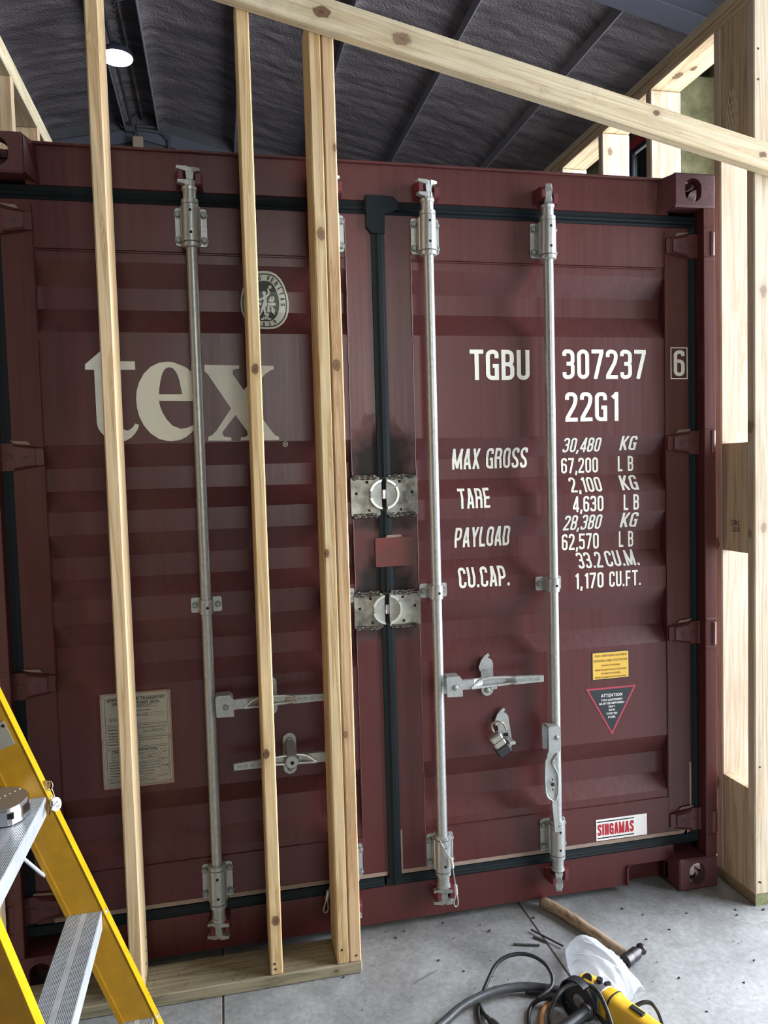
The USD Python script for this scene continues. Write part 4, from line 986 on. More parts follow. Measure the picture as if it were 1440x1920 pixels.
txt = [('APPROVED FOR TRANSPORT', .310, .875, .0085, .176), ('UNDER CUSTOMS SEAL', .325, .863, .0085, .145), ('GB/C 5385 BV/2017', .380, .853, .0062, .066), ("MANUFACTURER'S", .395, .839, .0042, .046), ('NUMBER', .390, .825, .0042, .022), ('2458', .418, .825, .0052, .015), ('SP-22', .318, .814, .0050, .018),
       ('OWNER NO', .310, .783, .0042, .030), ('Textainer Equipment', .310, .772, .0044, .064), ('Management Limited', .310, .763, .0044, .062), ('Century House', .310, .754, .0044, .044), ('16 Par-La-Ville Road', .310, .745, .0044, .062), ('Hamilton HM08', .310, .736, .0044, .048),
       ('TIMBER COMPONENT TREATMENT', .405, .783, .0040, .085), ('IM/TAILILEUM 400/2024', .416, .771, .0042, .063), ('MANUFACTURER SHANGHAI BAOSHAN', .404, .752, .0038, .086), ('PACIFIC CONTAINER CO., LTD.', .404, .744, .0038, .070),
       ('CSC SAFETY APPROVAL', .318, .711, .0080, .140), ('/2017', .398, .7005, .0044, .018), ('2024', .425, .6895, .0040, .014), ('DATE MANUFACTURED', .310, .6785, .0038, .070), ('IDENTIFICATION NO.', .310, .670, .0038, .066), ('MAXIMUM GROSS WEIGHT', .310, .661, .0038, .078), ('30,480 kg  67,200 lbs', .398, .670, .0040, .064), ('216,000 kg 476,190 lbs', .396, .661, .0040, .066),
       ('ALLOWABLE STACKING', .310, .652, .0038, .072), ('15,000 kg  100,752 lbs', .397, .652, .0040, .066), ('ALLOWABLE RACKING', .310, .643, .0038, .068), ('150,000 newtons', .398, .643, .0040, .048), ('TRANSVERSE', .310, .634, .0038, .040), ('15,570 newtons', .398, .634, .0040, .046), ('TRANSVERSE RACKING', .310, .6145, .0042, .072), ('35,175 newtons', .398, .6145, .0044, .050),
       ('ACEP', .471, .700, .0048, .014), ('BDA-92', .469, .678, .0048, .018), ('TEXTAINER', .4675, .655, .0044, .021)]
part(dp, 'plate_text', cat_([small_text(t, x, z, h, yp, width=w_, bold=h > .007) for t, x, z, h, w_ in txt]), BLACKINK)

# stickers on the right leaf
st = part(box_, 'sticker', plate(sbox(1.967, .799, 2.116, .903), YP - .0012, YP), NAVY, label='yellow stacking notice with a black border')
part(st, 'sticker_face', film(sbox(1.971, .803, 2.112, .899), 0, YP - .0016), YSTICK)
part(st, 'sticker_text', cat_([small_text(t, 2.0415, z, h, YP - .0018, width=w_, center=True) for t, z, h, w_ in (('THIS CONTAINER HAS BEEN', .8840, .0075, .126), ('DESIGNED AND TESTED FOR', .8655, .0080, .132), ('8 HIGH STACKING', .8490, .0062, .072), ('MGW 30,480 KGS (67,200 LBS)', .8330, .0062, .122), ('10 HIGH STACKING', .8195, .0062, .076), ('MGW 24,000 KGS (52,910 LBS)', .8060, .0062, .122))]), flat('brown_print', (0.16, 0.09, 0.03), .6))
tri = Polygon([(1.943, .7705), (2.142, .7705), (2.044, .594)])
st = part(box_, 'sticker', plate(tri, YP - .0012, YP), PINKRED, label='black triangular attention sticker with a red border')
part(st, 'sticker_face', film(tri.buffer(-.0062, join_style=2), 0, YP - .0016), NAVY)
part(st, 'sticker_text', cat_([small_text(t, 2.0435, z, h, YP - .0019, width=w_, center=True, bold=True) for t, z, h, w_ in (('ATTENTION', .7360, .0105, .084), ('THIS CONTAINER', .7210, .0070, .085), ('MUST BE REPAIRED', .7085, .0070, .099), ('ONLY', .6960, .0070, .026), ('WITH', .6830, .0070, .025), ('CORTEN', .6705, .0070, .042), ('STEEL', .6575, .0070, .031))]), WSTICK)
st = part(box_, 'sticker', plate(sbox(1.975, .2065, 2.179, .2855), YD - .0012, YD), WSTICK, label='white sticker with one bold red word')
part(st, 'sticker_text', film(stencil('SINGAMAS', 1.981, 2.124, .2265, .040, .15).buffer(.0013, join_style=2), 0, YD - .0016), REDINK)
part(st, 'sticker_bars', film(unary_union([sbox(1.979, .2745, 2.126, .2785), sbox(1.979, .2140, 2.126, .2180)]), 0, YD - .0017), NAVY)

# ------------------------------------------------------------------ locking bars
YA = .012


def cam_head(x, z0, z1, ang, up):
    """A forged anti-rack cam: a stem with two pairs of lips."""
    s = 1 if up else -1
    zz = lambda t: (z0 + t) if up else (z1 - t)
    def arm_(sx, zc, reach):
        return hull([(x + sx * .006, YA - .014, zc - .008), (x + sx * .006, YA - .014, zc + .008), (x + sx * .006, YA + .014, zc - .008), (x + sx * .006, YA + .014, zc + .008), (x + sx * reach, YA - .008, zc - .004 + .004 * s), (x + sx * reach, YA - .008, zc + .004 + .004 * s), (x + sx * reach, YA + .010, zc - .004 + .004 * s), (x + sx * reach, YA + .010, zc + .004 + .004 * s)])
    m = cat_([hull([(x + a, YA + b, zz(0)) for a in (-.015, .015) for b in (-.012, .012)] + [(x + a, YA + b, zz(.02)) for a in (-.010, .010) for b in (-.012, .012)]),
              hull([(x + a, YA + b, zz(.018)) for a in (-.010, .010) for b in (-.012, .012)] + [(x + a, YA + b, zz(.056)) for a in (-.013, .013) for b in (-.012, .014)]),
              arm_(-1, zz(.010), .036), arm_(1, zz(.010), .034), arm_(-1, zz(.050), .038), arm_(1, zz(.050), .032)])
    m = rot_z(m, ang, (x, YA, 0)); m.apply_translation((0, -.006, 0))
    return m


def keeper(x0, x1, z0, z1):
    return hull([(a, YD, z) for a in (x0 - .004, x1 + .004) for z in (z0 - .004, z1 + .004)] + [(a, -.008, z) for a in (x0 + .003, x1 - .003) for z in (z0 + .004, z1 - .004)] + [(a, .0, z) for a in (x0, x1) for z in (z0, z1)])


def bearing(bar, x, zb, zt, up):
    b = part(bar, 'bearing_bracket', cat_([plate(rrect(x - .048, x + .048, zb, zt, .008), YD - .006, YD), bx(x - .030, x + .030, YA, YD, zb + .003, zt - .003, .003),
                                            lathe([(0, .0255), (.001, .0268), (zt - zb - .005, .0268), (zt - zb - .004, .0255)], (x, YA, zb + .002), (0, 0, 1), 26)]), GALV, smooth=35)
    part(bar, 'bolt', cat_([hexbolt(x + sx, YD - .006, z) for sx in (-.039, .039) for z in (zb + .018, zt - .020)][:1]), BOLT)
    for sx, z in ((-.039, zt - .020), (.039, zb + .018), (.039, zt - .020)):
        part(bar, 'bolt', hexbolt(x + sx, YD - .006, z), BOLT)
    part(bar, 'weep_hole', cat_([cyl((x, YA - .0262, z), (x, YA - .0273, z), .0045, 12) for z in (zb + .026, zt - .024)]), HOLE)


BARS = {}
for k, (x, ang_t, ang_b, lab) in enumerate(((.627, 12, -14, 'galvanized locking bar of the left door, left of the middle stud'), (1.060, 10, -10, 'galvanized locking bar hidden behind the doubled stud'), (1.381, 14, -10, 'galvanized locking bar of the right door beside the lock hasps'), (1.803, 70, 66, 'galvanized locking bar of the right door beside the serial number'))):
    bar = part(box_, 'locking_bar', cyl((x, YA, .315), (x, YA, 2.30), .0168, 26), GALV, label=lab, smooth=40)
    BARS[k] = bar
    bearing(bar, x, 2.291, 2.407, True); bearing(bar, x, .203, .317, False)
    part(bar, 'collar', lathe([(0, .0245), (.002, .0275), (.013, .0275), (.0135, .0255), (.0145, .0255)], (x, YA, 2.276), (0, 0, 1), 26), GALV, smooth=30)
    part(bar, 'collar', lathe([(0, .0255), (.001, .0265), (.013, .0265), (.0135, .0205), (.040, .0205), (.041, .0225), (.050, .0240), (.053, .0215)], (x, YA, 2.406), (0, 0, 1), 26), GALV, smooth=30)
    part(bar, 'collar', lathe([(0, .0265), (.011, .0265), (.013, .024)], (x, YA, .318), (0, 0, 1), 26), GALV, smooth=30)
    part(bar, 'collar', lathe([(0, .0265), (.012, .0265), (.0125, .0205), (.045, .0205), (.046, .0225), (.054, .0235), (.057, .021)], (x, YA, .203), (0, 0, -1), 26), GALV, smooth=30)
    part(bar, 'cam', cam_head(x, 2.457, 2.516, ang_t, True), GALV)
    part(bar, 'cam', cam_head(x, .094, .150, ang_b, False), GALV)
    dx = -.004 if k == 3 else 0
    part(bar, 'keeper', keeper(x - .034 - dx, x - .015 - dx, 2.474, 2.514), KEEPER, label='maroon cam keeper')
    part(bar, 'keeper', keeper(x + .017 + dx, x + .038 + dx, 2.460, 2.496), KEEPER, label='maroon cam keeper')
    part(bar, 'keeper', keeper(x - .030, x - .012, .104, .136), KEEPER, label='maroon cam keeper')
    part(bar, 'keeper', keeper(x + .016, x + .034, .110, .150), KEEPER, label='maroon cam keeper')
    part(bar, 'guide_strap', cat_([plate(rrect(x - .048, x - .018, 1.141, 1.189, .006), YP - .005, YP), plate(rrect(x + .018, x + .048, 1.141, 1.189, .006), YP - .005, YP),
                                   lathe([(0, .0195), (.001, .0212), (.047, .0212), (.048, .0195)], (x, YA, 1.141), (0, 0, 1), 24), bx(x - .0215, x + .0215, YA, YP - .001, 1.142, 1.188, .002)]), GALV, smooth=35)
    for sx in (-.036, .036):
        part(bar, 'bolt', hexbolt(x + sx, YP - .005, 1.165, .0085), BOLT)
    part(bar, 'weep_hole', cyl((x + .004, YA - .0208, 1.163), (x + .004, YA - .0219, 1.163), .0045, 12), HOLE)


def lever(x0, x1, zc, s, text, bar):
    """A door handle: hub bracket on the bar, dished lever along x to the retainer. s = +1 points right."""
    X = lambda t: x0 + s * t
    n = abs(x1 - x0)
    hubp = Polygon([(X(.018), zc - .034), (X(.072), zc - .036), (X(.072), zc + .020), (X(.062), zc + .034), (X(.022), zc + .034), (X(.016), zc + .026)]).buffer(0)
    hb = part(bar, 'handle_hub', cat_([plate(hubp, -.026, -.020), plate(hubp, .018, .024), bx(X(.022), X(.064), -.024, .022, zc + .026, zc + .034, .002)]), GALV)
    part(bar, 'pivot_bolt', cat_([lens((X(.046), -.0262, zc - .004), (0, -1, 0), .0095, .006), cyl((X(.046), -.03, zc - .004), (X(.046), .026, zc - .004), .005, 10)]), BOLT)
    a = [(.045, .017, -.018), (.115, .018, -.018), (.150, .015, -.006), (.235, .014, -.006), (.262, .015, -.020), (n, .0115, -.026)]
    pieces = []
    for (t0, h0, y0), (t1, h1, y1) in zip(a, a[1:]):
        pieces.append(hull([(X(t), y + d, zc + q * h * (1 if d else .9)) for t, h, y in ((t0, h0, y0), (t1, h1, y1)) for d in (0, .008) for q in (-1, 1)]))
    pieces.append(tube([(X(.105), -.019, zc - .012), (X(.150), -.013, zc + .013), (X(.235), -.012, zc + .012), (X(.265), -.022, zc + .006)], .0045, 8, 4))
    pieces.append(tube([(X(.105), -.019, zc - .013), (X(.170), -.013, zc - .013), (X(.235), -.012, zc - .011), (X(.268), -.022, zc - .004)], .0045, 8, 4))
    part(bar, 'handle_lever', cat_(pieces), GALV)
    part(bar, 'handle_stamp', small_text(text, min(X(.272), X(n - .01)), zc - .005, .011, -.0275 + .002, width=n - .285, bold=False), BOLT, label='embossed lettering on the handle')


def retainer(x, zb, zt, tilt, bar, hook=True):
    m = plate(rrect(x - .022, x + .022, zb, zt, .0219), YP - .009, YP - .001)
    zc = (zb + zt) / 2
    if tilt:
        m = rot(m, tilt, (0, 1, 0), (x, 0, zc))
    part(bar, 'handle_retainer', m, GALV)
    c = lambda dx, z: (x + dx * math.cos(math.radians(-tilt)) + (z - zc) * math.sin(math.radians(tilt)), zc + (z - zc) * math.cos(math.radians(tilt)))
    for z in (zt - .024, zb + .020):
        q = c(0, z)
        part(bar, 'bolt', cat_([lens((q[0], YP - .009, q[1]), (0, -1, 0), .0105, .006)]), BOLT)
    q = c(.002, zb + .044)
    part(bar, 'retainer_lug', bx(q[0] - .012, q[0] + .012, -.010, YP - .005, q[1] - .006, q[1] + .006, .002), GALV)
    if hook:
        q = c(0, zt - .024)
        hk = Polygon([(q[0] + .012, q[1] - .012), (q[0] + .012, q[1] + .010), (q[0] - .002, q[1] + .026), (q[0] + .006, q[1] + .034), (q[0] + .002, q[1] + .042), (q[0] - .010, q[1] + .034), (q[0] - .022, q[1] + .020), (q[0] - .032, q[1] - .004), (q[0] - .028, q[1] - .018), (q[0] - .018, q[1] - .010), (q[0] - .006, q[1] - .014)]).buffer(.001)
        part(bar, 'catch', plate(hk, YP - .017, YP - .010), GALV)


lever(1.381, 1.745, .849, 1, 'HH 05  GO 101', BARS[2]); retainer(1.567, .784, .917, 0, BARS[2])
retainer(1.627, .584, .720, -8, BARS[3])
part(BARS[3], 'retainer_slot', bx(1.622, 1.640, YP - .0102, YP - .0095, .634, .646), HOLE)
lever(.627, .995, .853, 1, 'HH 05  GO 101', BARS[0]); retainer(.818, .788, .916, 0, BARS[0], False)
lever(1.060, .692, .655, -1, 'HH 05  GO 101', BARS[1]); retainer(.875, .585, .722, 0, BARS[1], False)
part(BARS[1], 'retainer_cap', hull([(.875 + .026 * math.cos(a), -.020, .652 + .026 * math.sin(a)) for a in np.arange(6) * math.pi / 3] + [(.875 + .020 * math.cos(a), -.028, .652 + .020 * math.sin(a)) for a in np.arange(12) * math.pi / 6] + [(.862, .03, .70), (.888, .03, .70)]), GALV, label='dished cover over the handle')
part(BARS[1], 'cap_hole', cyl((.876, -.0278, .650), (.876, -.0288, .650), .006, 12), HOLE)
# the hanging handle of the rightmost bar
bar = BARS[3]
hubp = rrect(1.757, 1.800, .588, .680, .008)
part(bar, 'handle_hub', cat_([plate(hubp, -.030, -.025), plate(affinity.translate(hubp, -.006, 0), .010, .015), bx(1.757, 1.800, -.028, .012, .672, .680, .002)]), GALV)
part(bar, 'pivot_bolt', lens((1.787, -.030, .640), (0, -1, 0), .0085, .005), BOLT)
pc = []
st_ = [(.690 - .04, 1.762, 1.794, -.020), (.585, 1.758, 1.794, -.020), (.545, 1.752, 1.780, -.012), (.500, 1.750, 1.798, -.008), (.440, 1.750, 1.796, -.008), (.410, 1.772, 1.790, -.016), (.300, 1.780, 1.793, -.020)]
for (z0, a0, b0, y0), (z1, a1, b1, y1) in zip(st_, st_[1:]):
    pc.append(hull([(x, y + d, z) for z, a, b, y in ((z0, a0, b0, y0), (z1, a1, b1, y1)) for x in (a, b) for d in (0, .008)]))
pc += [tube([(1.757, -.021, .575), (1.751, -.014, .545), (1.752, -.014, .440), (1.776, -.020, .410)], .0028, 8, 4), tube([(1.792, -.021, .580), (1.776, -.016, .548), (1.797, -.012, .500), (1.796, -.013, .440), (1.786, -.02, .412)], .0028, 8, 4)]
part(bar, 'handle_lever', cat_(pc), GALV, label='handle lever hanging straight down')
part(bar, 'lever_hole', cat_([cyl((1.775, -.0165, z), (1.775, -.0175, z), r, 12) for z, r in ((.470, .007), (.487, .003), (.453, .003))]), HOLE)

# ------------------------------------------------------------------ welded hasps over the centre gasket, the red cover plate
for zc, zlo, zhi, nm in ((1.499, 1.428, 1.557, 'upper'), (1.115, 1.052, 1.168, 'lower')):
    hs = part(box_, 'lock_hasp', hull([(1.204, YD, zc - .058), (1.204, YD, zc + .058), (1.223, YD, zc - .058), (1.223, YD, zc + .058), (1.204, .040, zc - .056), (1.204, .040, zc + .056), (1.223, .040, zc - .056), (1.223, .040, zc + .056)]), HOLE, label=f'{nm} welded steel hasp with a round lock housing, its dark slot')
    for s, xa, xb in ((-1, 1.105, 1.203), (1, 1.224, 1.333)):
        sq = unary_union([sbox(a - .0042, b - .0042, a + .0042, b + .0042) for a, b in ((xa + .018 if s < 0 else xb - .020, zc + .004), (xa + .055 if s < 0 else xb - .062, zhi - .017), (xa + .060 if s < 0 else xb - .060, zlo + .018))])
        part(hs, 'hasp_plate', cat_([plate(rrect(xa, xb, zlo, zhi, .006).difference(sq), YD - .011, YD)]), HASP, label='scorched bare steel half plate')
        half = Point(1.2135, zc).buffer(.050, quad_segs=12).intersection(sbox(1.1, 1, 1.205, 2) if s < 0 else sbox(1.223, 1, 1.4, 2))
        part(hs, 'lock_housing', plate(affinity.scale(half, .90, .90, origin=(1.2135, zc)), YD - .024, YD - .01), HASPD)
        wedge = Polygon([(1.2135, zc), (1.2135 + s * .1, zc + s * -.02 if s > 0 else zc + .035), (1.2135 + s * .1, zc - .03)])
        part(hs, 'housing_rim', plate(half.difference(affinity.scale(half, .86, .86, origin=(1.2135, zc))).difference(Polygon([(1.2135, zc), (1.10, zc + .028), (1.10, zc - .028)]) if s < 0 else Polygon([(1.2135, zc), (1.33, zc + .09), (1.33, zc + .07)])), YD - .036, YD - .01), RINGM)
        for zz_, sg in ((zhi - .003, 1), (zlo + .003, -1)):
            bead = []
            for q in range(2):
                p = [(x, YD - .010 + rng.normal(0, .0015), zz_ + sg * (.006 * q) + rng.normal(0, .0018)) for x in np.linspace(xa + .006, xb - .010, 14)]
                bead.append(tube(p, [.0042 + .0018 * rng.random() for _ in range(14 * 3 - 2)] if False else .0052, 7, 3))
            part(hs, 'weld', cat_(bead), WELD, smooth=50)
    part(hs, 'lock_core', bx(1.208, 1.2195, YD - .030, YD - .012, zc - .016, zc + .016, .002), CHROME)
part(box_, 'cover_plate', plate(rrect(1.182, 1.314, 1.256, 1.353, .007), YD - .012, YD - .006), PATCH, label='red primed cover plate bridging the centre gasket')
part(box_, 'sealant', hull([(1.215, YD - .012, 1.352), (1.275, YD - .012, 1.355), (1.222, YD - .011, 1.362), (1.27, YD - .011, 1.362), (1.215, YD, 1.352), (1.275, YD, 1.358)]), SEALANT)

pp = trimesh.creation.icosphere(3, .022)
pp.vertices *= (1 + .55 * (meshkit.fbm(pp.vertices * 70 + 5, 3, 4) - .5))[:, None] * np.array([.8, .9, 1.25]); pp.apply_translation((2.352, .052, .0550))
solo('crumpled_paper', pp, TAGM, 'white crumpled paper stuffed in the hole of the bottom right corner casting', 'paper', smooth=False)

# ------------------------------------------------------------------ padlock and cable seals
pk = thing('padlock', 'small steel padlock with a black cover hanging open from the handle catch', 'padlock', (1.59, .02, .58))
pb = bx(1.562, 1.606, -.020, .014, .600, .668, .005)
bot = bx(1.566, 1.604, -.0225, -.019, .600, .626, .001)
pc_, pa = (1.584, 0, .634), -30
part(pk, 'lock_body', rot(pb, pa, (0, 1, 0), pc_), PAD)
part(pk, 'black_cover', rot(bx(1.560, 1.608, -.024, .016, .590, .624, .003), pa, (0, 1, 0), pc_), GRB, label='black rubber end cover')
part(pk, 'seam', rot(bx(1.5615, 1.6065, -.0205, .0145, .6435, .6455), pa, (0, 1, 0), pc_), HOLE)
part(pk, 'shackle', tube([(1.570, -.002, .668), (1.560, -.006, .690), (1.561, -.012, .706), (1.574, -.020, .714), (1.590, -.026, .710), (1.600, -.020, .698), (1.611, -.012, .676)], .0036, 10, 5), PAD, smooth=True)

cs = thing('cable_seal', 'wire loop seal hanging on the lower bearing beside the centre of the right door', 'seal', (1.40, -.02, .10), group='wire cable seals')
part(cs, 'wire', tube([(1.356, .03, .335), (1.366, -.012, .318), (1.383, -.0215, .285), (1.399, -.020, .252), (1.404, -.020, .23), (1.413, -.020, .168), (1.416, -.020, .135)], .0018, 8, 6), WIRE)
part(cs, 'wire', tube([(1.400, -.012, .338), (1.408, -.012, .315), (1.404, -.019, .285), (1.400, -.020, .252)], .0018, 8, 6), WIRE)
part(cs, 'wire_loop', tube([(1.415, -.02, .135), (1.420, -.02, .118), (1.421, -.02, .100), (1.416, -.02, .090), (1.409, -.02, .092), (1.407, -.02, .106), (1.412, -.02, .125), (1.414, -.02, .14)], .0026, 8, 5), WIRE)
part(cs, 'sleeve', tube([(1.400, -.020, .262), (1.405, -.020, .226)], .0055, 8), ALUSEAL)
part(cs, 'sleeve', tube([(1.414, -.020, .165), (1.416, -.020, .132)], .0055, 8), ALUSEAL)
cs = thing('cable_seal', 'wire loop seal dangling left of the doubled studs', 'seal', (.975, .02, .11), group='wire cable seals')
part(cs, 'wire', tube([(1.02, .0, .32), (1.0, .01, .25), (.990, .02, .20), (.984, .02, .182)], .0018, 8, 6), WIRE)
part(cs, 'wire_loop', tube([(.978, .02, .160), (.972, .02, .142), (.967, .02, .128), (.968, .02, .116), (.976, .02, .114), (.982, .02, .124), (.982, .02, .142), (.980, .02, .160)], .0026, 8, 5), WIRE)
part(cs, 'sleeve', tube([(.985, .02, .188), (.978, .02, .156)], .0065, 8), ALUSEAL)

# ------------------------------------------------------------------ yellow step ladder
lad = thing('step_ladder', 'yellow fibreglass step ladder with ribbed aluminium steps at the left edge', 'ladder', (.35, -.75, 0))
LD = np.array([-.3630, 0, 1.0]); FR0 = np.array([.5465, 0, 0])          # front edge of a rail: x falls as z rises
nrm = np.array([1, 0, .363]) / math.hypot(1, .363)
yfar = lambda z: -.480 - .040 * z
ynear = lambda z: -1.070 + .125 * z


def rail_pt(z, y, back=0.0):
    p = FR0 + LD * z - nrm * back
    return np.array([p[0], y, p[2]])


def member(za, zb, yfun, offs):
    """A prism along a rail: offs are (distance behind the front edge, offset in y) of its section's corners."""
    return hull([rail_pt(z, yfun(z) + dy, b) for z in (za, zb) for b, dy in offs])


ZT = 1.72
for nm, yf, o in (('far', yfar, 1), ('near', ynear, -1)):
    web = member(.02, ZT, yf, [(.0, 0), (.0, o * .004), (.082, 0), (.082, o * .004)])
    fl = member(.02, ZT, yf, [(0, 0), (0, o * .032), (.005, 0), (.005, o * .032)])
    fb = member(.02, ZT, yf, [(.078, -o * .0), (.078, o * .026), (.082, 0), (.082, o * .026)])
    lip = member(.02, ZT, yf, [(.070, 0), (.070, -o * .003), (.082, 0), (.082, -o * .003)])
    rr_ = part(lad, 'front_rail', cat_([web, fl, fb, lip]), YWEB, label=f'{nm} channel rail, weathered amber web')
    part(rr_, 'front_flange', member(.02, ZT, yf, [(-.0012, -.0005), (-.0012, o * .033), (.0, -.0005), (.0, o * .033)]), YLAD, label='bright yellow front flange')
    part(lad, 'foot', member(.0, .03, yf, [(-.004, -.004), (-.004, o * .036), (.086, -.004), (.086, o * .036)]), GRB)
    rl = hull([np.array([x, yf(z) + dy, z]) for x, z in ((-.02, ZT), (-.42, .0)) for dy in (0, o * .028)] + [np.array([x - .05, yf(z) + dy, z]) for x, z in ((-.02, ZT), (-.42, .0)) for dy in (0, o * .028)])
    part(lad, 'rear_rail', rl, YLAD)


def rib_profile(w):
    """Tread section: two ribbed bands with a smooth strip between, front lip turned down."""
    top = []
    n = 9
    for b0, b1 in ((0.004, .40), (.60, .985)):
        for i in range(n):
            u0, u1 = (b0 + (b1 - b0) * (i + q) / n for q in (0.12, .62))
            top += [(-u0 * w, -.003), (-u0 * w - .0003, 0), (-u1 * w, 0), (-u1 * w - .0003, -.003)]
        if b0 < .1:
            top += [(-.41 * w, -.0018), (-.415 * w, -.0002), (-.585 * w, -.0002), (-.59 * w, -.0018)]
    return [(0, -.046), (0, -.001)] + top + [(-w, -.0018), (-w, -.030), (-w + .003, -.030), (-w + .003, -.005), (-.004, -.005), (-.004, -.046)]


for zs in (.213, .514, .820, 1.125, 1.43):
    w = .080
    f = rail_pt(zs, 0)
    pg = Polygon([(f[0] + a - .003, zs + b) for a, b in rib_profile(w)])
    y0, y1 = ynear(zs) + .003, yfar(zs) - .001
    k_ = extr(pg, y1 - y0); v = k_.vertices.copy()
    k_.vertices = np.stack([v[:, 0], y1 - v[:, 2], v[:, 1]], 1)
    s_ = part(lad, 'step', k_, ALU, label='ribbed aluminium step')
    for yy, o in ((yfar(zs), 1), (ynear(zs), -1)):
        q = rail_pt(zs - .012, yy + o * .016)
        part(lad, 'rivet', lens(q, nrm, .0075, .004), GALV)
ra = rail_pt(.98, yfar(.98), .02)
part(lad, 'gusset_plate', member(.962, 1.02, yfar, [(.012, -.001), (.012, -.0035), (.072, -.001), (.072, -.0035)]), PLATEM, label='grey metal plate riveted inside the far rail')
q = rail_pt(.993, yfar(.993) - .0035, .048); part(lad, 'rivet', lens(q, (0, -1, 0), .007, .004), BOLT)
q = rail_pt(1.01, yfar(1.01) - .0035, .018); part(lad, 'plate_hole', cyl(q, q + np.array([0, -.001, 0]), .004, 10), HOLE)
part(lad, 'brace_rod', tube([(.232, -.505, .622), (.225, -.520, .640), (.205, -.57, .70), (.165, -.70, .839), (.15, -.76, .89)], .0042, 10, 3), ALU, label='thin bent brace rod')
part(lad, 'ladder_top', bx(-.16, .06, ynear(ZT) - .04, yfar(ZT) + .04, ZT, ZT + .05, .01), YLAD)

# tape measure and keys on the upper step
tm = thing('tape_measure', 'chrome tape measure lying on the upper ladder step', 'tape measure', (.168, -.60, .82))
body = extr(Polygon([(.125, -.665), (.205, -.665), (.223, -.640), (.230, -.60), (.218, -.56), (.195, -.535), (.16, -.525), (.13, -.535), (.112, -.56), (.105, -.60), (.110, -.645)]).buffer(-.014).buffer(.016, quad_segs=6), .030)
c_ = body.copy(); c_.apply_translation((0, 0, .8235)); part(tm, 'case', c_, CHROME)
lidp = Polygon([(.125, -.665), (.205, -.665), (.223, -.640), (.230, -.60), (.218, -.56), (.195, -.535), (.16, -.525), (.13, -.535), (.112, -.56), (.105, -.60), (.110, -.645)])
lidp = lidp.buffer(-.014).buffer(.015, quad_segs=6)
l1 = extr(lidp.buffer(-.004), .0065); l1.apply_translation((0, 0, .8535)); part(tm, 'lid', l1, flat('brushed_lid', (.36, .35, .34), .34, metal=.7))
l2 = extr(lidp.buffer(-.0015), .0035); l2.apply_translation((0, 0, .820)); part(tm, 'base', l2, GRB)
dots = []
for i in range(9):
    m_ = cyl((.135 + .008 * i, -.640 + .011 * i, .8598), (.135 + .008 * i, -.640 + .011 * i, .8606), .0022, 8); dots.append(m_)
part(tm, 'lid_stud', cat_(dots), WSTICK, kind='stuff')
part(tm, 'tape_slot', bx(.185, .212, -.6668, -.660, .838, .8505), HOLE)
ky = thing('keys', 'two brass keys on a ring with a round white paper tag on the ladder step', 'keys', (.24, -.52, .82))
kd = lambda a, b, z: (a, b, z)
key1 = unary_union([Point(.2445, .8445).buffer(.0115), LineString([(.2445, .8445), (.2085, .8275)]).buffer(.0042, cap_style=2)]).difference(Point(.249, .849).buffer(.0035))
for t in np.linspace(.35, .9, 6):
    key1 = key1.difference(Point(.2445 + (.2085 - .2445) * t + .002, .8445 + (.8275 - .8445) * t - .0045).buffer(.0016))
part(ky, 'key', plate(key1, -.5065, -.5043), BRASS, label='brass key leaning on the step')
part(ky, 'ring', tube([(.253 + .008 * math.cos(a), -.5055 + .004 * math.sin(a), .842 + .010 * math.sin(a)) for a in np.linspace(0, 2 * math.pi, 25)], .0012, 6), WIRE)
tc = np.array([.2665, -.512, .798]); tn = np.array([.80, -.55, .25]); tn /= np.linalg.norm(tn)
part(ky, 'tag', lathe([(0, .0155), (.0006, .0162), (.0018, .0162), (.0024, .0155)], tc, tn, 26), TAGM, label='round white paper tag with black handwriting')
tu = np.cross([0, 0, 1], tn); tu /= np.linalg.norm(tu); tv = np.cross(tn, tu)
scr = lambda pts: tube([tc + tn * .0027 + tu * a + tv * b for a, b in pts], .0005, 5, 3)
part(ky, 'tag_writing', cat_([scr([(-.011, -.001), (-.009, .003), (-.007, -.001), (-.005, .004), (-.003, 0), (-.001, .005), (.001, .001), (.003, .006), (.005, .002), (.008, .007)]), scr([(-.004, -.008), (-.001, -.004), (.001, -.008), (-.002, -.009)]), scr([(.003, -.004), (.004, -.008), (.007, -.005), (.008, -.001)])]), BLACKINK, label='scrawled handwriting')
part(ky, 'tag_wire', tube([(.258, -.505, .836), (.262, -.508, .826), (.2655, -.511, .814)], .0007, 6, 3), WIRE)
k2 = extr(affinity.rotate(unary_union([Point(0, 0).buffer(.009), sbox(-.003, -.03, .003, 0)]), 20), .002); k2.apply_transform(trimesh.transformations.rotation_matrix(math.radians(95), (0, 1, 0))); k2.apply_translation((.2605, -.5265, .800)); part(ky, 'key', k2, IRON, label='dark steel key hanging over the step edge')

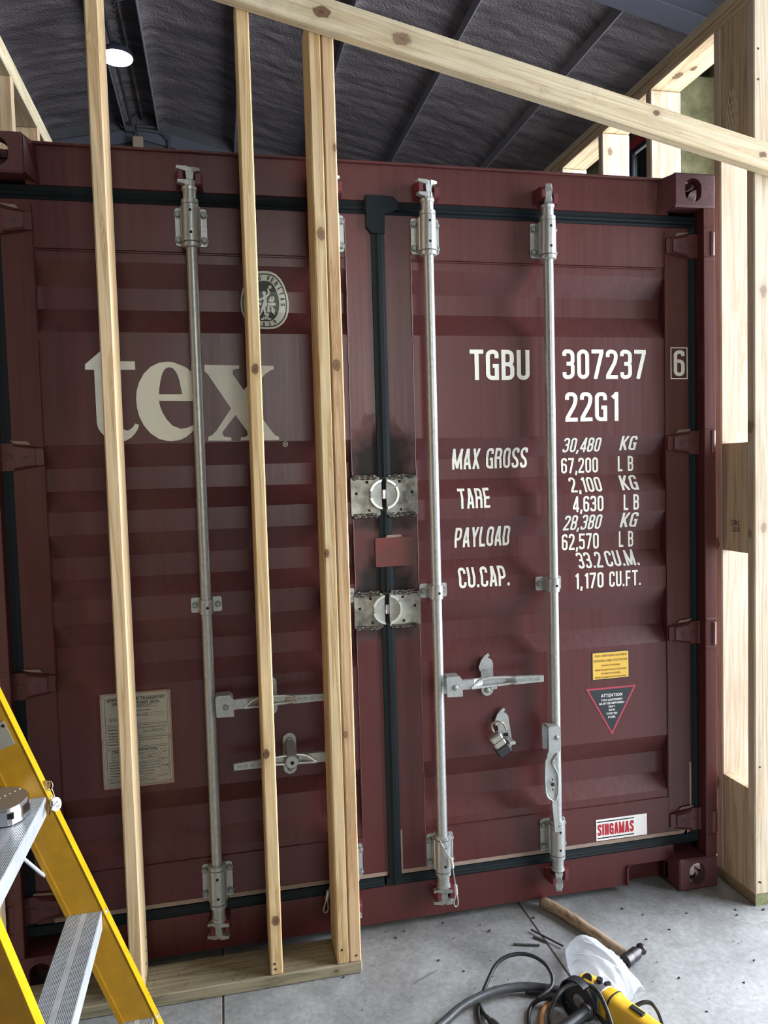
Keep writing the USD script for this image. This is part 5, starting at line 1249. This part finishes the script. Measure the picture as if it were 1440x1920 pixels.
# ------------------------------------------------------------------ things on the floor
CABLE = [(1.181,-0.4772,0.014),(1.2468,-0.4375,0.018),(1.3145,-0.3999,0.0255),(1.4075,-0.369,0.026),(1.5029,-0.3621,0.022),(1.5851,-0.3889,0.02),(1.6423,-0.43,0.02),(1.6822,-0.4681,0.015)]
CABLE2 = [(1.5159,-0.3713,0.012),(1.5657,-0.3938,0.012),(1.6175,-0.4285,0.012),(1.6651,-0.4686,0.012)]
CORD1 = [(1.3399,-0.4879,0.006),(1.3491,-0.4258,0.006),(1.368,-0.3768,0.008),(1.3825,-0.37,0.03),(1.4108,-0.3439,0.05),(1.4409,-0.3185,0.068),(1.4757,-0.3046,0.08),(1.5158,-0.3044,0.085),(1.5493,-0.3159,0.085),(1.5754,-0.336,0.08),(1.5917,-0.3611,0.07),(1.5956,-0.3897,0.055),(1.5805,-0.4148,0.045),(1.5489,-0.4324,0.04),(1.5263,-0.438,0.035)]
CORD2 = [(1.5351,-0.433,0.03),(1.5657,-0.4317,0.03),(1.5928,-0.4526,0.03),(1.616,-0.4837,0.03),(1.631,-0.5099,0.03)]
CORD3 = [(1.4659,-0.5202,0.006),(1.4877,-0.4615,0.006),(1.5098,-0.433,0.012),(1.5388,-0.4243,0.02),(1.5707,-0.4279,0.02),(1.5929,-0.4521,0.02),(1.6171,-0.4811,0.02)]
CORD4 = [(1.5115,-0.554,0.03),(1.5152,-0.5436,0.06),(1.5302,-0.5325,0.08),(1.5456,-0.5276,0.1),(1.5739,-0.5156,0.11),(1.6066,-0.5154,0.115),(1.6383,-0.5237,0.115),(1.657,-0.544,0.11),(1.6608,-0.5729,0.1),(1.6559,-0.6111,0.09),(1.6465,-0.6564,0.08)]
CORD5 = [(1.7629,-0.5409,0.02),(1.7739,-0.5454,0.04),(1.7975,-0.5479,0.05),(1.8163,-0.5527,0.05),(1.825,-0.5657,0.045),(1.8312,-0.5769,0.03),(1.8307,-0.5983,0.01)]
ORANGE = [(1.4988,-0.5286,0.006),(1.5244,-0.471,0.006),(1.5523,-0.4383,0.008),(1.5827,-0.4306,0.01),(1.6097,-0.4376,0.01),(1.6286,-0.4609,0.01),(1.6393,-0.4862,0.01)]
PLUGC = [(1.3674,-0.3831,0.006),(1.3668,-0.4125,0.006),(1.3697,-0.4405,0.008)]
PLUG = [(1.3672,-0.4388,0.012),(1.3803,-0.4854,0.012)]
HAM = [(1.7525,0.041,0.02),(1.7793,-0.0075,0.02),(1.8166,-0.0965,0.02),(1.8488,-0.1859,0.022),(1.8843,-0.2873,0.025),(1.8954,-0.3069,0.025),(1.9004,-0.3301,0.025)]
HAMH = [(1.9429,-0.2995,0.03),(1.9244,-0.3054,0.028),(1.8857,-0.3236,0.025),(1.8604,-0.3419,0.022)]
BAG = [(1.7225,-0.2554,0.0),(1.7598,-0.2295,0.02),(1.7974,-0.2226,0.04),(1.8149,-0.2857,0.06),(1.8337,-0.3513,0.06),(1.8423,-0.414,0.04),(1.8625,-0.4389,0.0),(1.8138,-0.4621,-0.0),(1.7721,-0.4746,0.0),(1.7292,-0.5062,0.03),(1.6944,-0.4783,0.06),(1.6789,-0.4087,0.04),(1.6989,-0.3333,0.02),(1.7412,-0.4232,0.08)]
GR = [(1.6591,-0.4984,0.08),(1.688,-0.522,0.08),(1.717,-0.5731,0.07),(1.7403,-0.6432,0.06),(1.7465,-0.6848,0.06),(1.6006,-0.5485,0.06),(1.4757,-0.5895,0.06),(1.6266,-0.529,0.06)]
TRODS = [(1.6572,-0.0854,0.003),(1.7219,-0.1952,0.003),(1.651,-0.1175,0.003),(1.6835,-0.1559,0.003),(1.5707,-0.1379,0.003),(1.6528,-0.1654,0.003),(1.2095,-0.2389,0.003),(1.2921,-0.2011,0.003)]
SCRAP = [(1.3101,-0.1518,0.003),(1.205,0.0006,0.003),(1.2414,0.028,0.003),(2.0179,-0.0451,0.003),(2.069,-0.0957,0.003),(2.11,-0.1932,0.003),(2.2252,-0.1242,0.003),(1.9973,-0.4189,0.003),(2.3812,-0.1791,0.003),(2.1736,-0.485,0.003),(2.0074,-0.2208,0.003),(1.0007,-0.1564,0.003),(2.2721,-0.4042,0.003),(1.9902,-0.5669,0.003),(1.5224,-0.0465,0.003),(1.3917,-0.0518,0.003),(2.3987,-0.1505,0.003),(2.4908,-0.1751,0.003),(1.3815,0.0385,0.003),(1.5032,-0.0035,0.003),(1.6963,-0.0127,0.003),(1.373,-0.2222,0.003),(1.7773,0.0331,0.003)]
A3 = lambda p: np.array(p, float)
hm = thing('hammer', 'ball-peen hammer with a worn wooden handle lying before the container', 'hammer', (1.82, -.15, 0))
hp = smooth_path(A3(HAM)[:6], 5)
hr = np.interp(np.linspace(0, 1, len(hp)), [0, .08, .3, .6, .85, 1], [.0185, .0200, .0190, .0165, .0135, .0140])
hz = hp.copy(); hz[:, 2] = np.maximum(hr + .001, .018)
part(hm, 'handle', tube(hz, hr, 14), HAMW, smooth=True)
part(hm, 'hang_hole', cyl(hz[1] + (0, 0, .0165), hz[1] + (0, 0, .0192), .004, 10), HOLE)
ha = A3([1.862, -.338, .024]); hb_ = A3([1.945, -.300, .030]); hd = hb_ - ha
part(hm, 'head', lathe([(0, .0175), (.003, .0205), (.020, .0205), (.026, .0185), (.032, .0185), (.038, .0195), (.060, .0195), (.067, .0125), (.074, .0120), (.080, .0165), (.086, .0180), (.092, .0165), (.098, .011), (.100, .004)], ha, hd, 24), IRON, smooth=40)

bg = None
po = A3([BAG[i] for i in (0, 1, 2, 3, 4, 5, 6)]); pi_ = A3([BAG[i] for i in (0, 12, 11, 10, 9, 8, 7)])
nu, nv = 60, 40
top_, bot_ = smooth_path(po, 12), smooth_path(pi_, 12)
tt = np.linspace(0, 1, nu)
rs = lambda c: np.stack([np.interp(tt, np.linspace(0, 1, len(c)), c[:, k]) for k in range(3)], 1)
top_, bot_ = rs(top_), rs(bot_)
mid_ = (top_ + bot_) / 2; cen_ = mid_.mean(0)
top_, bot_ = [cen_ + (q - cen_) * np.array([1.14, 1.10, 1]) + np.array([-.008, .004, 0]) for q in (top_, bot_)]
top_[:, 2] *= .55; bot_[:, 2] *= .45
V = []
for i in range(nu):
    for j in range(nv):
        s_ = j / (nv - 1)
        p = top_[i] * (1 - s_) + bot_[i] * s_
        u_ = tt[i]
        dome_ = .060 * (math.sin(math.pi * min(max(s_, 0), 1)) ** .6) * math.sin(math.pi * (.06 + .88 * u_)) ** .7
        r1 = abs(meshkit.fbm(np.array([p[0] * 34 + p[1] * 20, p[1] * 7 - p[0] * 3, 3.3]), 2, 5) - .5) * .085
        r2 = abs(meshkit.fbm(np.array([p[0] * 70 + p[1] * 30, p[1] * 22, 8.1]), 2, 8) - .5) * .012
        V.append(p + np.array([0, 0, max(.002 - p[2], dome_ - r1 - r2 + .012)]))
V = np.array(V); V[:, 2] = np.maximum(V[:, 2], .002)
i_, j_ = np.meshgrid(np.arange(nu - 1), np.arange(nv - 1), indexing='ij')
a_, b_, c_, d_ = i_ * nv + j_, i_ * nv + j_ + 1, (i_ + 1) * nv + j_ + 1, (i_ + 1) * nv + j_
F = np.stack([a_, d_, c_, b_], -1).reshape(-1, 4)
solo('plastic_bag', trimesh.Trimesh(V, np.vstack([F[:, [0, 1, 2]], F[:, [0, 2, 3]]]), process=False), FILM, 'crumpled clear plastic bag lying over the hammer handle', 'plastic bag', smooth=True)

gd = thing('angle_grinder', 'yellow and black angle grinder lying on the concrete floor', 'angle grinder', (1.69, -.53, 0))
g0 = A3([1.672, -.500, .070]); gu = A3([.40, -.915, -.03]); gu /= np.linalg.norm(gu)
gw = np.cross(gu, [0, 0, 1]); gw /= np.linalg.norm(gw); gv = np.cross(gw, gu)          # gw: towards the camera's left


def oval_tube(st):
    V, F, n = [], [], 22
    for t, ra_, rb_ in st:
        for q in range(n):
            a = 2 * math.pi * q / n
            ca, sa = math.cos(a), math.sin(a)
            e = .75
            V.append(g0 + gu * t + gw * ra_ * math.copysign(abs(ca) ** e, ca) + gv * rb_ * math.copysign(abs(sa) ** e, sa))
    k = len(st)
    for i in range(k - 1):
        for q in range(n):
            F += [(i * n + q, (i + 1) * n + (q + 1) % n, i * n + (q + 1) % n), (i * n + q, (i + 1) * n + q, (i + 1) * n + (q + 1) % n)]
    V += [g0 + gu * st[0][0], g0 + gu * st[-1][0]]
    for q in range(n):
        F += [(k * n, q, (q + 1) % n), (k * n + 1, (k - 1) * n + (q + 1) % n, (k - 1) * n + q)]
    m = trimesh.Trimesh(V, F, process=False)
    trimesh.repair.fix_normals(m)
    return m


part(gd, 'body', oval_tube([(.040, .031, .034), (.046, .036, .039), (.075, .037, .040), (.085, .034, .037), (.10, .032, .034), (.20, .030, .030), (.26, .031, .031), (.275, .027, .027)]), GRY, smooth=40)
part(gd, 'body_seam', oval_tube([(.070, .0375, .0402), (.0725, .0378, .0406), (.075, .0375, .0402)]), GRB)
part(gd, 'collar', oval_tube([(.020, .033, .035), (.024, .036, .038), (.040, .036, .038), (.044, .032, .034)]), GRM, smooth=40)
part(gd, 'collar_clip', cat_([bx(-.008, .008, -.006, .006, -.004, .004, .001).apply_translation(g0 + gu * .034 + gv * .038 + gw * q) for q in (-.018, .018)][:1]), GRB)
part(gd, 'gear_head', oval_tube([(-.045, .018, .020), (-.040, .026, .030), (-.02, .033, .034), (.010, .034, .035), (.022, .031, .033)]), GRM, smooth=40)
part(gd, 'gear_cover', oval_tube([(-.047, .012, .014), (-.043, .028, .0315), (-.02, .0335, .0355), (.004, .034, .036), (.010, .028, .030)]), GRY, smooth=40, label='yellow gear housing cover')
lg = lathe([(0, .015), (.001, .0155), (.002, .015)], g0 + gu * -.018 + gv * .034 + gw * .008, gv * .8 + gw * .5, 24)
part(gd, 'badge', lg, BLACKINK, label='black oval badge')
part(gd, 'spindle_lock', cyl(g0 + gu * .012 + gv * .030 + gw * -.01, g0 + gu * .012 + gv * .044 + gw * -.01, .009, 14), GRB)
part(gd, 'switch', hull([g0 + gu * t + gv * .036 + gw * q + gv * e for t in (.125, .165) for q in (-.007, .007) for e in (-.006, .002)]), GRB)
gc = g0 + gu * -.012 - gw * .0
ax = -gw * -1.0
dc = g0 + gu * -.010 + gw * .052 + np.array([0, 0, -.008])
part(gd, 'spindle', cyl(g0 + gu * -.010, dc + gw * .006, .012, 16), GRM)
ga = np.linspace(math.radians(-20), math.radians(200), 34)
gf = -gu * .25 + np.array([0, 0, 1.0]); gf -= gw * (gf @ gw); gf /= np.linalg.norm(gf); ge = np.cross(gw, gf)
arc = [(math.cos(a - math.pi / 2 + 1.2), math.sin(a - math.pi / 2 + 1.2)) for a in ga]
shell = []
for (c0, s0), (c1, s1) in zip(arc, arc[1:]):
    shell.append(hull([dc + (gf * c + ge * s) * r + gw * t for c, s in ((c0, s0), (c1, s1)) for r in (.020, .061) for t in (-.014, -.0115)]))
    shell.append(hull([dc + (gf * c + ge * s) * r + gw * t for c, s in ((c0, s0), (c1, s1)) for r in (.0585, .061) for t in (-.014, .014)]))
part(gd, 'wheel_guard', cat_(shell), GRB, label='black sheet-metal wheel guard')
part(gd, 'grinding_disc', lathe([(0, .054), (.003, .0545), (.0035, .054)], dc - gw * .004, gw, 40), flat('worn_disc', (.035, .035, .037), .55, vary=.4, vscale=50.), smooth=40)
part(gd, 'disc_nut', lathe([(0, .019), (.005, .018), (.007, .012)], dc - gw * .0005, gw, 20), GRM, smooth=40)
h0, h1 = A3([1.632, -.553, .066]), A3([1.49, -.612, .052])
part(gd, 'side_handle', lathe([(0, .010), (.008, .012), (.010, .021), (.016, .022), (.022, .017), (.05, .0165), (.12, .0175), (.145, .0185), (.152, .014)], h0, h1 - h0, 22), GRB, smooth=40)
part(gd, 'handle_stub', cyl(g0 + gu * -.005, h0, .008, 12), GRM)
part(gd, 'power_cord', tube([p for p in CORD4], .0062, 10, 6), CORDM, smooth=True, label='black cord arching over the tool')
part(gd, 'power_cord', tube([p for p in CORD5], .0058, 10, 6), CORDM, smooth=True)

solo('welding_cable', tube([(1.05, -.56, .013)] + CABLE + [(1.71, -.515, .013), (1.70, -.60, .013)], .0125, 12, 8), CABLEM, 'thick grey welding cable curving across the floor', 'cable', smooth=True)
solo('welding_cable', tube(CABLE2 + [(1.695, -.52, .012)], .009, 10, 6), CORDM, 'shorter black cable beneath the thick grey cable', 'cable', smooth=True)
c1_ = solo('extension_cord', tube([(1.335, -.56, .006)] + CORD1 + [(1.545, -.431, .03)] + CORD2[1:], .0058, 10, 7), CORDM, 'thin black cord standing in a big open loop', 'cord', smooth=True)
solo('extension_cord', tube([(1.44, -.60, .006)] + CORD3, .0060, 10, 7), CORDM, 'small black cord loop beside the orange cord', 'cord', smooth=True)
solo('orange_cord', tube([(1.47, -.61, .006)] + [(x, y, max(z, .007)) for x, y, z in ORANGE], .0068, 10, 7), ORCORD, 'short pale orange cord curled behind the grinder handle', 'cord', smooth=True)
pl = thing('cord_plug', 'black plug on a cord end under the thick grey cable', 'plug', (1.373, -.46, 0))
part(pl, 'cord', tube([(1.3685, -.378, .006)] + PLUGC, .0052, 9, 5), CORDM, smooth=True)
pd = A3(PLUG[1]) - A3(PLUG[0])
part(pl, 'plug_body', lathe([(0, .005), (.006, .007), (.012, .006), (.018, .0085), (.022, .007), (.028, .011), (.05, .0125), (.056, .012)], A3(PLUG[0]), pd, 16), CORDM, smooth=40)
for k, lab in enumerate(('longest welding rod stub lying across the floor joint', 'shorter welding rod stub crossing the longest one', 'welding rod stub lying level left of the floor joint', 'thin wire offcut on the floor by itself near the doubled studs')):
    a, b = A3(TRODS[2 * k]), A3(TRODS[2 * k + 1])
    a[2] = b[2] = .0045 + (.004 if k == 0 else 0)
    solo('welding_rod', tube([a, (a + b) / 2, b], .0034 if k < 3 else .0014, 8), RODM if k < 3 else flat('offcut_wire', (.10, .10, .10), .5), lab, 'welding rod')
deb = []
pts = [(x, y, .003) for x, y, z in SCRAP if not (x > 1.72 and -.36 < y < .06 and abs((x - 1.75) - (.05 - y) * .41) < .06)] + [(rng.uniform(.95, 2.6), rng.uniform(-.75, .05), .002) for _ in range(120)]
pts = [p for p in pts if not (1.72 < p[0] < 1.97 and -.37 < p[1] < .06)]
for i, (x, y, z) in enumerate(pts):
    r = rng.uniform(.004, .008) if i < len(SCRAP) else rng.uniform(.0008, .0028)
    p = rng.normal(0, 1, (9, 3)); p /= np.linalg.norm(p, axis=1, keepdims=True)
    m_ = hull(p * r * np.array([1, .8, .5])); m_.apply_translation((x, y, -m_.bounds[0][2] + .0001)); deb.append(m_)
solo('floor_debris', cat_(deb), SCRAPM, 'scattered dark crumbs and slag bits on the concrete', 'debris', kind='stuff')
# chips on the sole plate
deb = []
for i in range(70):
    x, y = rng.uniform(.2, 1.0), rng.uniform(-.14, -.01)
    p = rng.normal(0, 1, (8, 3)); p /= np.linalg.norm(p, axis=1, keepdims=True)
    m_ = hull(p * rng.uniform(.0008, .0025) * np.array([1, 1, .5])); m_.apply_translation((x, y, .038 - m_.bounds[0][2])); deb.append(m_)
solo('sawdust', cat_(deb), SCRAPM, 'dark crumbs and chips on top of the sole plate', 'debris', kind='stuff')
# stamp and print on the corner blocks, writing on the outside face
def on_x(m, x):
    """Turns print made for -y into print on a face that looks to -x."""
    v = m.vertices.copy(); m = m.copy(); m.vertices = np.stack([x + v[:, 1], -v[:, 0], v[:, 2]], 1); return m
g_ = cat_([small_text('T NO.2', 0, 0, .018, 0, width=.046, bold=True), small_text('KD-HT S-P-F', 0, .024, .008, 0, width=.044), small_text('000 NLGA', 0, .035, .007, 0, width=.044)])
g_ = rot(g_, 180, (0, 1, 0), (.023, 0, .02))
part(GRADE, 'grade_stamp', on_x(cat_([g_]).apply_translation((.020, 0, 1.325)), RX0 + .0012), flat('stamp_ink', (.10, .085, .065), .7), label='upside-down ink grade stamp')
bp_ = []
for q in range(-4, 5):
    bp_.append(LineString([(q * .016 - .03, -.11), (q * .016 + .03, .11)]).buffer(.0022)); bp_.append(LineString([(q * .016 + .03, -.11), (q * .016 - .03, .11)]).buffer(.0022))
bt = unary_union(bp_).intersection(affinity.scale(Point(0, 0).buffer(.03), 1, 3.2))
part(BOOT, 'boot_print', on_x(film(affinity.translate(bt, .03, 2.78), .0003, 0), RX0 + .0015), flat('dusty_print', (.70, .60, .46), .8), label='pale dusty tread print')
